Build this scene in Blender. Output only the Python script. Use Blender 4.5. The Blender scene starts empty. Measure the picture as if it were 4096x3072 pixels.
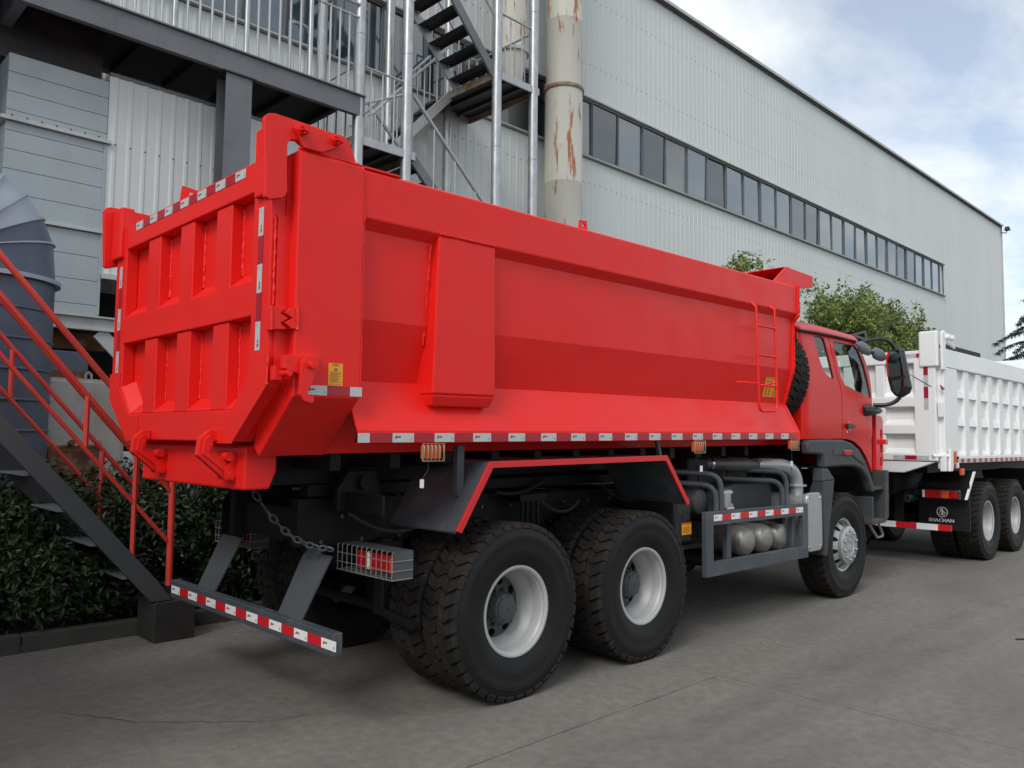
import bpy, bmesh, math, random
from mathutils import Vector, Matrix, noise
from mathutils.geometry import tessellate_polygon
R = math.radians
random.seed(7)
scene = bpy.context.scene
col = scene.collection

# ------------------------------------------------------------------ camera
cam_d = bpy.data.cameras.new('camera')
cam_d.sensor_width = 36.0
cam_d.lens = 28.224
cam_d.clip_start = 0.05
cam_d.clip_end = 3000
cam = bpy.data.objects.new('camera', cam_d)
col.objects.link(cam)
CAM_LOC = Vector((-3.683, -3.687, 1.653))
_pitch, _yaw, _roll = R(3.9275), R(45.7115), R(0.6604)
_f = Vector((math.cos(_pitch) * math.cos(_yaw), math.cos(_pitch) * math.sin(_yaw), math.sin(_pitch)))
_r = _f.cross(Vector((0, 0, 1))).normalized()
_u = _r.cross(_f)
_r2 = _r * math.cos(_roll) + _u * math.sin(_roll)
_u2 = _u * math.cos(_roll) - _r * math.sin(_roll)
M = Matrix((( _r2.x, _u2.x, -_f.x), (_r2.y, _u2.y, -_f.y), (_r2.z, _u2.z, -_f.z))).to_4x4()
cam.matrix_world = Matrix.Translation(CAM_LOC) @ M
scene.camera = cam

# ------------------------------------------------------------------ sky, sun, exposure
SUN_EL, SUN_AZ = R(42), R(203)        # azimuth of the sun measured from +x towards +y
world = bpy.data.worlds.new('World')
scene.world = world
world.use_nodes = True
wn, wl = world.node_tree.nodes, world.node_tree.links
wn.clear()
w_out = wn.new('ShaderNodeOutputWorld')
w_bg = wn.new('ShaderNodeBackground')
w_bg.inputs['Strength'].default_value = 0.14
sky = wn.new('ShaderNodeTexSky')
sky.sky_type = 'NISHITA'
sky.sun_disc = False
sky.sun_elevation = SUN_EL
sky.sun_rotation = R(90) - SUN_AZ
sky.air_density = 1.0
sky.dust_density = 1.0
tc = wn.new('ShaderNodeTexCoord')
sep = wn.new('ShaderNodeSeparateXYZ')
wl.new(tc.outputs['Generated'], sep.inputs[0])
zmax = wn.new('ShaderNodeMath'); zmax.operation = 'MAXIMUM'; zmax.inputs[1].default_value = 0.06
wl.new(sep.outputs['Z'], zmax.inputs[0])
dx = wn.new('ShaderNodeMath'); dx.operation = 'DIVIDE'
dy = wn.new('ShaderNodeMath'); dy.operation = 'DIVIDE'
wl.new(sep.outputs['X'], dx.inputs[0]); wl.new(zmax.outputs[0], dx.inputs[1])
wl.new(sep.outputs['Y'], dy.inputs[0]); wl.new(zmax.outputs[0], dy.inputs[1])
comb = wn.new('ShaderNodeCombineXYZ')
wl.new(dx.outputs[0], comb.inputs['X']); wl.new(dy.outputs[0], comb.inputs['Y'])
mp = wn.new('ShaderNodeMapping')
mp.inputs['Rotation'].default_value = (0, 0, R(-38))
mp.inputs['Scale'].default_value = (0.55, 1.1, 1)
mp.inputs['Location'].default_value = (3.3, 1.2, 0)
wl.new(comb.outputs[0], mp.inputs[0])
n1 = wn.new('ShaderNodeTexNoise'); n1.inputs['Scale'].default_value = 1.5; n1.inputs['Detail'].default_value = 9
n1.inputs['Roughness'].default_value = 0.58; n1.inputs['Distortion'].default_value = 0.35
wl.new(mp.outputs[0], n1.inputs['Vector'])
cr = wn.new('ShaderNodeValToRGB')
cr.color_ramp.elements[0].position = 0.36; cr.color_ramp.elements[0].color = (0.30, 0.30, 0.30, 1)
cr.color_ramp.elements[1].position = 0.66; cr.color_ramp.elements[1].color = (0.97, 0.97, 0.97, 1)
wl.new(n1.outputs['Fac'], cr.inputs[0])
cmix = wn.new('ShaderNodeMixRGB')
cmix.inputs['Color2'].default_value = (6.6, 6.85, 6.9, 1)
wl.new(cr.outputs['Color'], cmix.inputs['Fac'])
wl.new(sky.outputs[0], cmix.inputs['Color1'])
wl.new(cmix.outputs[0], w_bg.inputs['Color'])
wl.new(w_bg.outputs[0], w_out.inputs['Surface'])

sun_d = bpy.data.lights.new('sun', 'SUN')
sun_d.energy = 1.5
sun_d.angle = R(22)
sun_d.color = (1.0, 0.965, 0.92)
sun = bpy.data.objects.new('sun', sun_d)
col.objects.link(sun)
_d = Vector((math.cos(SUN_EL) * math.cos(SUN_AZ), math.cos(SUN_EL) * math.sin(SUN_AZ), math.sin(SUN_EL)))
sun.rotation_euler = _d.to_track_quat('Z', 'Y').to_euler()
sun.location = _d * 60

vs = scene.view_settings
vs.view_transform = 'Standard'
vs.look = 'None'
vs.exposure = 0.20
vs.gamma = 1.0
vs.use_curve_mapping = False
scene.render.engine = 'CYCLES'
scene.cycles.max_bounces = 6
scene.cycles.transparent_max_bounces = 12
scene.cycles.use_adaptive_sampling = True
scene.cycles.use_denoising = True

# ------------------------------------------------------------------ materials
MATS = {}
def mat(name, c, rough=0.6, metal=0.0, var=0.12, vscale=3.0, bump=0.0, bscale=40.0, coat=0.0, spec=0.5,
        dirt=None, dirt_amt=0.0, dscale=1.5, dlo=0.5, dhi=0.7, stretch=(1, 1, 1), fine=0.0):
    m = bpy.data.materials.new(name); m.use_nodes = True
    nt = m.node_tree; N, L = nt.nodes, nt.links
    p = N['Principled BSDF']
    p.inputs['Roughness'].default_value = rough
    p.inputs['Metallic'].default_value = metal
    p.inputs['Coat Weight'].default_value = coat
    p.inputs['Coat Roughness'].default_value = 0.08
    p.inputs['Specular IOR Level'].default_value = spec
    t = N.new('ShaderNodeTexCoord')
    mpn = N.new('ShaderNodeMapping'); mpn.inputs['Scale'].default_value = stretch
    L.new(t.outputs['Object'], mpn.inputs[0])
    nz = N.new('ShaderNodeTexNoise'); nz.inputs['Scale'].default_value = vscale; nz.inputs['Detail'].default_value = 6
    nz.inputs['Roughness'].default_value = 0.62
    L.new(mpn.outputs[0], nz.inputs['Vector'])
    rmp = N.new('ShaderNodeValToRGB')
    rmp.color_ramp.elements[0].position = 0.25; rmp.color_ramp.elements[1].position = 0.75
    a = 1 - var; b = 1 + var * 0.6
    rmp.color_ramp.elements[0].color = (c[0] * a, c[1] * a, c[2] * a, 1)
    rmp.color_ramp.elements[1].color = (min(1, c[0] * b), min(1, c[1] * b), min(1, c[2] * b), 1)
    L.new(nz.outputs['Fac'], rmp.inputs[0])
    out = rmp.outputs['Color']
    if fine > 0:
        nf = N.new('ShaderNodeTexNoise'); nf.inputs['Scale'].default_value = vscale * 23; nf.inputs['Detail'].default_value = 3
        L.new(t.outputs['Object'], nf.inputs['Vector'])
        fr = N.new('ShaderNodeValToRGB'); fr.color_ramp.elements[0].position = 0.3; fr.color_ramp.elements[1].position = 0.7
        fr.color_ramp.elements[0].color = (1 - fine,) * 3 + (1,); fr.color_ramp.elements[1].color = (1, 1, 1, 1)
        L.new(nf.outputs['Fac'], fr.inputs[0])
        mm = N.new('ShaderNodeMixRGB'); mm.blend_type = 'MULTIPLY'; mm.inputs['Fac'].default_value = 1
        L.new(out, mm.inputs['Color1']); L.new(fr.outputs['Color'], mm.inputs['Color2']); out = mm.outputs['Color']
    if dirt is not None:
        nd = N.new('ShaderNodeTexNoise'); nd.inputs['Scale'].default_value = dscale; nd.inputs['Detail'].default_value = 8
        nd.inputs['Roughness'].default_value = 0.7
        off = N.new('ShaderNodeMapping'); off.inputs['Location'].default_value = (5.3, 2.1, 7.7); off.inputs['Scale'].default_value = stretch
        L.new(t.outputs['Object'], off.inputs[0]); L.new(off.outputs[0], nd.inputs['Vector'])
        dr = N.new('ShaderNodeValToRGB'); dr.color_ramp.elements[0].position = dlo; dr.color_ramp.elements[1].position = dhi
        dr.color_ramp.elements[0].color = (0, 0, 0, 1); dr.color_ramp.elements[1].color = (dirt_amt,) * 3 + (1,)
        L.new(nd.outputs['Fac'], dr.inputs[0])
        mx = N.new('ShaderNodeMixRGB'); mx.inputs['Color2'].default_value = (*dirt, 1)
        L.new(dr.outputs['Color'], mx.inputs['Fac']); L.new(out, mx.inputs['Color1']); out = mx.outputs['Color']
    L.new(out, p.inputs['Base Color'])
    if bump > 0:
        nb = N.new('ShaderNodeTexNoise'); nb.inputs['Scale'].default_value = bscale; nb.inputs['Detail'].default_value = 4
        L.new(mpn.outputs[0], nb.inputs['Vector'])
        bm_ = N.new('ShaderNodeBump'); bm_.inputs['Strength'].default_value = bump; bm_.inputs['Distance'].default_value = 0.01
        L.new(nb.outputs['Fac'], bm_.inputs['Height']); L.new(bm_.outputs[0], p.inputs['Normal'])
    MATS[name] = m
    return m

def glass(name, tint, refl=0.1, rough=0.02):
    m = bpy.data.materials.new(name); m.use_nodes = True
    nt = m.node_tree; N, L = nt.nodes, nt.links
    N.remove(N['Principled BSDF'])
    o = N['Material Output']
    tr = N.new('ShaderNodeBsdfTransparent'); tr.inputs[0].default_value = (*tint, 1)
    gl = N.new('ShaderNodeBsdfGlossy'); gl.inputs['Roughness'].default_value = rough
    gl.inputs['Color'].default_value = (0.95, 0.97, 0.97, 1)
    lw = N.new('ShaderNodeLayerWeight'); lw.inputs['Blend'].default_value = 0.5
    pw = N.new('ShaderNodeMath'); pw.operation = 'POWER'; pw.inputs[1].default_value = 5.0; L.new(lw.outputs['Facing'], pw.inputs[0])
    fr = N.new('ShaderNodeMath'); fr.operation = 'MULTIPLY'; fr.inputs[1].default_value = 0.55; L.new(pw.outputs[0], fr.inputs[0])
    ad = N.new('ShaderNodeMath'); ad.operation = 'ADD'; ad.inputs[1].default_value = refl
    L.new(fr.outputs[0], ad.inputs[0])
    mx = N.new('ShaderNodeMixShader')
    L.new(ad.outputs[0], mx.inputs[0]); L.new(tr.outputs[0], mx.inputs[1]); L.new(gl.outputs[0], mx.inputs[2])
    L.new(mx.outputs[0], o.inputs['Surface'])
    MATS[name] = m
    return m

mat('red_body', (0.79, 0.014, 0.010), 0.42, var=0.03, vscale=1.2, bump=0.03, bscale=90, spec=0.34, dirt=(0.62, 0.04, 0.03), dirt_amt=0.10, dscale=1.1, dlo=0.45, dhi=0.8, fine=0.04)
def ripple(name, scale, strength, dist):
    m = MATS[name]; N, L = m.node_tree.nodes, m.node_tree.links; p = N['Principled BSDF']
    t = N.new('ShaderNodeTexCoord'); nz = N.new('ShaderNodeTexNoise'); nz.inputs['Scale'].default_value = scale; nz.inputs['Detail'].default_value = 1
    L.new(t.outputs['Object'], nz.inputs['Vector'])
    b = N.new('ShaderNodeBump'); b.inputs['Strength'].default_value = strength; b.inputs['Distance'].default_value = dist
    L.new(nz.outputs['Fac'], b.inputs['Height'])
    old = p.inputs['Normal'].links
    if old: L.new(old[0].from_socket, b.inputs['Normal'])
    L.new(b.outputs[0], p.inputs['Normal'])
ripple('red_body', 2.6, .22, .05)
def rough_var(name, lo, hi, scale):
    m = MATS[name]; N, L = m.node_tree.nodes, m.node_tree.links; p = N['Principled BSDF']
    t = N.new('ShaderNodeTexCoord'); nz = N.new('ShaderNodeTexNoise'); nz.inputs['Scale'].default_value = scale; nz.inputs['Detail'].default_value = 7
    L.new(t.outputs['Object'], nz.inputs['Vector']); mr = N.new('ShaderNodeMapRange')
    mr.inputs['From Min'].default_value = .3; mr.inputs['From Max'].default_value = .7; mr.inputs['To Min'].default_value = lo; mr.inputs['To Max'].default_value = hi
    L.new(nz.outputs['Fac'], mr.inputs['Value']); L.new(mr.outputs[0], p.inputs['Roughness'])
rough_var('red_body', .34, .50, 2.4)
mat('red_cab', (0.60, 0.010, 0.007), 0.36, var=0.04, vscale=1.0, coat=0.06, spec=0.3)
mat('red_trim', (0.62, 0.012, 0.016), 0.3, var=0.03, coat=0.4)
mat('chassis_black', (0.007, 0.0072, 0.008), 0.55, var=0.3, vscale=6, spec=0.25, dirt=(0.018, 0.017, 0.016), dirt_amt=0.5, dscale=4)
mat('chassis_grey', (0.058, 0.069, 0.080), 0.5, var=0.12, vscale=4, dirt=(0.16, 0.16, 0.155), dirt_amt=0.35, dscale=5, fine=0.1)
mat('rubber', (0.0065, 0.0065, 0.007), 0.6, var=0.25, vscale=8, spec=0.28, dirt=(0.020, 0.019, 0.017), dirt_amt=0.45, dscale=5, dlo=0.4, dhi=0.75, bump=0.08, bscale=120)
mat('rubber_tread', (0.013, 0.0115, 0.010), 0.8, var=0.25, vscale=8, spec=0.25, dirt=(0.042, 0.031, 0.023), dirt_amt=0.5, dscale=6, dlo=0.4, dhi=0.7)
mat('rim_silver', (0.41, 0.415, 0.41), 0.5, metal=0.15, var=0.1, vscale=7, dirt=(0.30, 0.29, 0.27), dirt_amt=0.35, dscale=6)
mat('disc_grey', (0.05, 0.054, 0.056), 0.5, var=0.15, vscale=9, dirt=(0.15, 0.14, 0.13), dirt_amt=0.4, dscale=8)
mat('hole_black', (0.004, 0.004, 0.004), 0.9, var=0.0)
mat('wheel_cover', (0.42, 0.44, 0.45), 0.38, metal=0.5, var=0.06, vscale=8)
mat('plastic_dark', (0.042, 0.046, 0.050), 0.55, var=0.15, vscale=8, dirt=(0.13, 0.13, 0.12), dirt_amt=0.3, dscale=5, bump=0.05, bscale=200)
mat('plastic_black', (0.012, 0.012, 0.013), 0.4, var=0.1)
mat('plastic_grey', (0.13, 0.145, 0.165), 0.45, var=0.08)
mat('silver_paint', (0.46, 0.47, 0.47), 0.42, metal=0.55, var=0.08, vscale=5, fine=0.05)
mat('steel_tank', (0.42, 0.405, 0.375), 0.48, metal=0.8, var=0.12, vscale=12, fine=0.15)
mat('pipe_dark', (0.11, 0.115, 0.115), 0.45, metal=0.5, var=0.2, vscale=9)
mat('tape_white', (0.49, 0.50, 0.49), 0.35, var=0.05, vscale=60)
mat('tape_bright', (0.78, 0.77, 0.76), 0.35, var=0.04, vscale=60)
mat('tape_red', (0.36, 0.008, 0.022), 0.35, var=0.08, vscale=50)
mat('tape_bright_red', (0.55, 0.012, 0.02), 0.35, var=0.06, vscale=50)
mat('print_dark', (0.16, 0.02, 0.03), 0.5, var=0)
mat('print_black', (0.02, 0.02, 0.02), 0.5, var=0)
mat('print_grey', (0.33, 0.33, 0.33), 0.5, var=0)
mat('sticker_orange', (0.80, 0.32, 0.012), 0.45, var=0.06)
mat('sticker_red', (0.55, 0.06, 0.02), 0.45, var=0.04)
mat('lens_amber', (0.62, 0.10, 0.025), 0.18, var=0.1, vscale=40, coat=0.5)
mat('lens_red', (0.42, 0.008, 0.012), 0.12, var=0.2, vscale=25, coat=0.8)
mat('lens_clear', (0.75, 0.72, 0.70), 0.15, var=0.1, coat=0.6)
mat('cage_wire', (0.36, 0.36, 0.34), 0.45, metal=0.6, var=0.15, vscale=20)
mat('cage_brass', (0.38, 0.29, 0.17), 0.4, metal=0.6, var=0.1)
mat('white_paint', (0.83, 0.84, 0.83), 0.4, var=0.04, vscale=1.3, dirt=(0.68, 0.68, 0.65), dirt_amt=0.3, dscale=1.0, fine=0.03)
mat('mirror_glass', (0.16, 0.19, 0.19), 0.03, metal=1.0, var=0.0)
mat('interior_dark', (0.02, 0.02, 0.022), 0.8, var=0.1)
mat('seat_grey', (0.06, 0.06, 0.065), 0.9, var=0.2, vscale=30)
mat('chrome', (0.55, 0.55, 0.55), 0.2, metal=1.0, var=0.05)
glass('cab_glass', (0.90, 0.95, 0.92), 0.035)
# the place
mat('wall_sheet', (0.63, 0.66, 0.65), 0.5, var=0.06, vscale=0.5, stretch=(1, 1, 0.15), dirt=(0.56, 0.58, 0.565), dirt_amt=0.5, dscale=0.9, dlo=0.45, dhi=0.75, fine=0.03)
mat('flashing', (0.47, 0.48, 0.47), 0.5, var=0.1, vscale=2, dirt=(0.2, 0.2, 0.18), dirt_amt=0.5, dscale=3)
mat('gutter_dark', (0.07, 0.075, 0.075), 0.6, var=0.2)
mat('window_frame', (0.14, 0.16, 0.17), 0.45, var=0.12, vscale=4)
mat('window_pane', (0.035, 0.058, 0.075), 0.06, var=0.35, vscale=0.5, dirt=(0.16, 0.165, 0.16), dirt_amt=0.35, dscale=0.7, spec=1.0, coat=1.0)
MATS['window_pane'].node_tree.nodes['Principled BSDF'].inputs['Coat IOR'].default_value = 1.9
mat('pane_dark', (0.02, 0.028, 0.034), 0.05, var=0.3, vscale=0.6, spec=1.0, coat=0.7)
mat('pane_pale', (0.17, 0.18, 0.18), 0.12, var=0.4, vscale=0.9, dirt=(0.28, 0.28, 0.26), dirt_amt=0.5, dscale=0.8, spec=0.8, coat=0.6)
mat('footing_dark', (0.022, 0.020, 0.018), 0.8, var=0.4, vscale=5, dirt=(0.05, 0.035, 0.025), dirt_amt=0.5, dscale=5)
mat('screw', (0.05, 0.05, 0.05), 0.7, var=0)
mat('steel_grey', (0.15, 0.16, 0.175), 0.5, var=0.12, vscale=1.5, dirt=(0.09, 0.08, 0.07), dirt_amt=0.5, dscale=2.0, fine=0.08)
mat('steel_dark', (0.024, 0.026, 0.029), 0.55, var=0.25, vscale=2.5, dirt=(0.10, 0.075, 0.05), dirt_amt=0.4, dscale=3)
mat('galvanised', (0.50, 0.515, 0.52), 0.36, metal=0.75, var=0.28, vscale=14, stretch=(1, 1, 0.35), dirt=(0.28, 0.29, 0.29), dirt_amt=0.6, dscale=7, fine=0.2)
mat('galv_paint', (0.43, 0.45, 0.46), 0.45, metal=0.3, var=0.12, vscale=6, dirt=(0.26, 0.19, 0.12), dirt_amt=0.45, dscale=3, dlo=0.55, dhi=0.75)
mat('rusty_edge', (0.32, 0.29, 0.23), 0.7, var=0.2, vscale=6, dirt=(0.27, 0.10, 0.035), dirt_amt=0.85, dscale=5, dlo=0.45, dhi=0.6)
mat('chimney_paint', (0.60, 0.585, 0.51), 0.55, var=0.06, vscale=1.5, dirt=(0.36, 0.11, 0.035), dirt_amt=0.95, dscale=2.1, dlo=0.565, dhi=0.615, stretch=(2.4, 2.4, 0.40), fine=0.04)
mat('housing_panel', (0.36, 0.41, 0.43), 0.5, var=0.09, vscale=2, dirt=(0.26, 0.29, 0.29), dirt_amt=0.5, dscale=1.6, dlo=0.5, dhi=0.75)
mat('duct_grey', (0.080, 0.102, 0.150), 0.45, metal=0.0, var=0.12, vscale=1.8, dirt=(0.14, 0.145, 0.15), dirt_amt=0.5, dscale=2.5, fine=0.06)
mat('duct_light', (0.33, 0.37, 0.43), 0.42, metal=0.0, var=0.08, vscale=1.5)
mat('tank_white', (0.50, 0.50, 0.46), 0.5, var=0.08, vscale=2, dirt=(0.30, 0.20, 0.06), dirt_amt=0.6, dscale=1.8, dlo=0.52, dhi=0.72, stretch=(1, 1, 0.5))
mat('rust', (0.17, 0.075, 0.03), 0.85, var=0.5, vscale=6, dirt=(0.40, 0.34, 0.22), dirt_amt=0.8, dscale=4, dlo=0.5, dhi=0.62)
mat('rail_red', (0.62, 0.045, 0.035), 0.45, var=0.15, vscale=5, dirt=(0.45, 0.12, 0.03), dirt_amt=0.5, dscale=3)
mat('stair_steel', (0.060, 0.068, 0.075), 0.55, var=0.15, vscale=3, fine=0.1)
mat('concrete', (0.24, 0.224, 0.196), 0.85, var=0.24, vscale=0.6, bump=0.14, bscale=45, dirt=(0.13, 0.121, 0.107), dirt_amt=0.65, dscale=0.9, dlo=0.44, dhi=0.70, fine=0.26, stretch=(0.45, 1.3, 1))
def add_tracks_and_band():
    m = MATS['concrete']; N, L = m.node_tree.nodes, m.node_tree.links; p = N['Principled BSDF']
    src = p.inputs['Base Color'].links[0].from_socket
    g = N.new('ShaderNodeNewGeometry'); sp = N.new('ShaderNodeSeparateXYZ'); L.new(g.outputs['Position'], sp.inputs[0])
    def mth(op, a, b=None, c=None):
        q = N.new('ShaderNodeMath'); q.operation = op
        for i, v in enumerate((a, b, c)):
            if v is None: continue
            if isinstance(v, (int, float)): q.inputs[i].default_value = v
            else: L.new(v, q.inputs[i])
        return q.outputs[0]
    tot = None
    for y0, k, cv, w, amt in ((-1.02, .012, .006, .15, .36), (-1.36, .012, .006, .15, .25), (-3.1, .02, .004, .16, .3), (-3.45, .02, .004, .16, .25), (-5.2, -.015, .0, .3, .3), (1.05, .0, .0, .9, .35)):  # tyre tracks, the last entry a broad dark band along the truck row
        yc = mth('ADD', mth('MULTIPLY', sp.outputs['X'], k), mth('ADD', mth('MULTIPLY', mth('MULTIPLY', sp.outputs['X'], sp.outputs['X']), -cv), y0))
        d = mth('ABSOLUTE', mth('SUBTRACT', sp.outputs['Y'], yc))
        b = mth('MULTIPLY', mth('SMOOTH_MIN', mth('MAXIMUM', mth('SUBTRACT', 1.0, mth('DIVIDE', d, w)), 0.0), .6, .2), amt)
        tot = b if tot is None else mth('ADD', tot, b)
    nz = N.new('ShaderNodeTexNoise'); nz.inputs['Scale'].default_value = 2.2; nz.inputs['Detail'].default_value = 6; L.new(g.outputs['Position'], nz.inputs['Vector'])
    rp = N.new('ShaderNodeValToRGB'); rp.color_ramp.elements[0].position = .36; rp.color_ramp.elements[1].position = .62
    L.new(nz.outputs['Fac'], rp.inputs[0])
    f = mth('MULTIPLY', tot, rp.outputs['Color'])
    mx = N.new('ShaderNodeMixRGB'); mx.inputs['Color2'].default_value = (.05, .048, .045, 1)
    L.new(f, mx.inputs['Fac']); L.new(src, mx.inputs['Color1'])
    # pale scuffs and grit
    n2 = N.new('ShaderNodeTexNoise'); n2.inputs['Scale'].default_value = 38; n2.inputs['Detail'].default_value = 2; L.new(g.outputs['Position'], n2.inputs['Vector'])
    r2 = N.new('ShaderNodeValToRGB'); r2.color_ramp.elements[0].position = .66; r2.color_ramp.elements[1].position = .74; r2.color_ramp.elements[1].color = (.35, .35, .35, 1)
    L.new(n2.outputs['Fac'], r2.inputs[0])
    m2 = N.new('ShaderNodeMixRGB'); m2.inputs['Color2'].default_value = (.34, .33, .30, 1)
    L.new(r2.outputs['Color'], m2.inputs['Fac']); L.new(mx.outputs['Color'], m2.inputs['Color1'])
    n3 = N.new('ShaderNodeTexNoise'); n3.inputs['Scale'].default_value = 150; n3.inputs['Detail'].default_value = 3; L.new(g.outputs['Position'], n3.inputs['Vector'])
    r3 = N.new('ShaderNodeValToRGB'); r3.color_ramp.elements[0].position = .34; r3.color_ramp.elements[0].color = (.62, .62, .62, 1); r3.color_ramp.elements[1].position = .62; r3.color_ramp.elements[1].color = (1.08, 1.08, 1.08, 1)
    L.new(n3.outputs['Fac'], r3.inputs[0])
    m3 = N.new('ShaderNodeMixRGB'); m3.blend_type = 'MULTIPLY'; m3.inputs['Fac'].default_value = 1
    L.new(m2.outputs['Color'], m3.inputs['Color1']); L.new(r3.outputs['Color'], m3.inputs['Color2'])
    L.new(m3.outputs['Color'], p.inputs['Base Color'])
add_tracks_and_band()
mat('joint_dark', (0.05, 0.047, 0.043), 0.95, var=0.3, vscale=6)
mat('kerb', (0.055, 0.052, 0.046), 0.9, var=0.3, vscale=3, bump=0.2, bscale=30, dirt=(0.03, 0.03, 0.025), dirt_amt=0.6)
mat('soil', (0.035, 0.028, 0.02), 0.95, var=0.4, vscale=5, bump=0.4, bscale=12)
mat('bark', (0.07, 0.055, 0.04), 0.9, var=0.35, vscale=12, bump=0.4, bscale=25)
mat('roof_dark', (0.04, 0.042, 0.045), 0.7, var=0.2)
mat('cable', (0.02, 0.018, 0.016), 0.7, var=0)
mat('debris', (0.42, 0.36, 0.24), 0.8, var=0.4, vscale=30)

def leafmat(name, c1, c2):
    m = bpy.data.materials.new(name); m.use_nodes = True
    N, L = m.node_tree.nodes, m.node_tree.links
    p = N['Principled BSDF']; p.inputs['Roughness'].default_value = 0.42
    g = N.new('ShaderNodeNewGeometry')
    r = N.new('ShaderNodeValToRGB')
    r.color_ramp.elements[0].color = (*c1, 1); r.color_ramp.elements[1].color = (*c2, 1)
    L.new(g.outputs['Random Per Island'], r.inputs[0]); L.new(r.outputs[0], p.inputs['Base Color'])
    tl = N.new('ShaderNodeBsdfTranslucent'); L.new(r.outputs[0], tl.inputs['Color'])
    mx = N.new('ShaderNodeMixShader'); mx.inputs[0].default_value = 0.28
    L.new(p.outputs[0], mx.inputs[1]); L.new(tl.outputs[0], mx.inputs[2]); L.new(mx.outputs[0], N['Material Output'].inputs['Surface'])
    MATS[name] = m
leafmat('leaf_shrub', (0.010, 0.022, 0.007), (0.036, 0.064, 0.017))
leafmat('leaf_tree', (0.08, 0.125, 0.025), (0.30, 0.36, 0.10))
leafmat('leaf_cedar', (0.018, 0.035, 0.022), (0.05, 0.075, 0.045))

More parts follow.
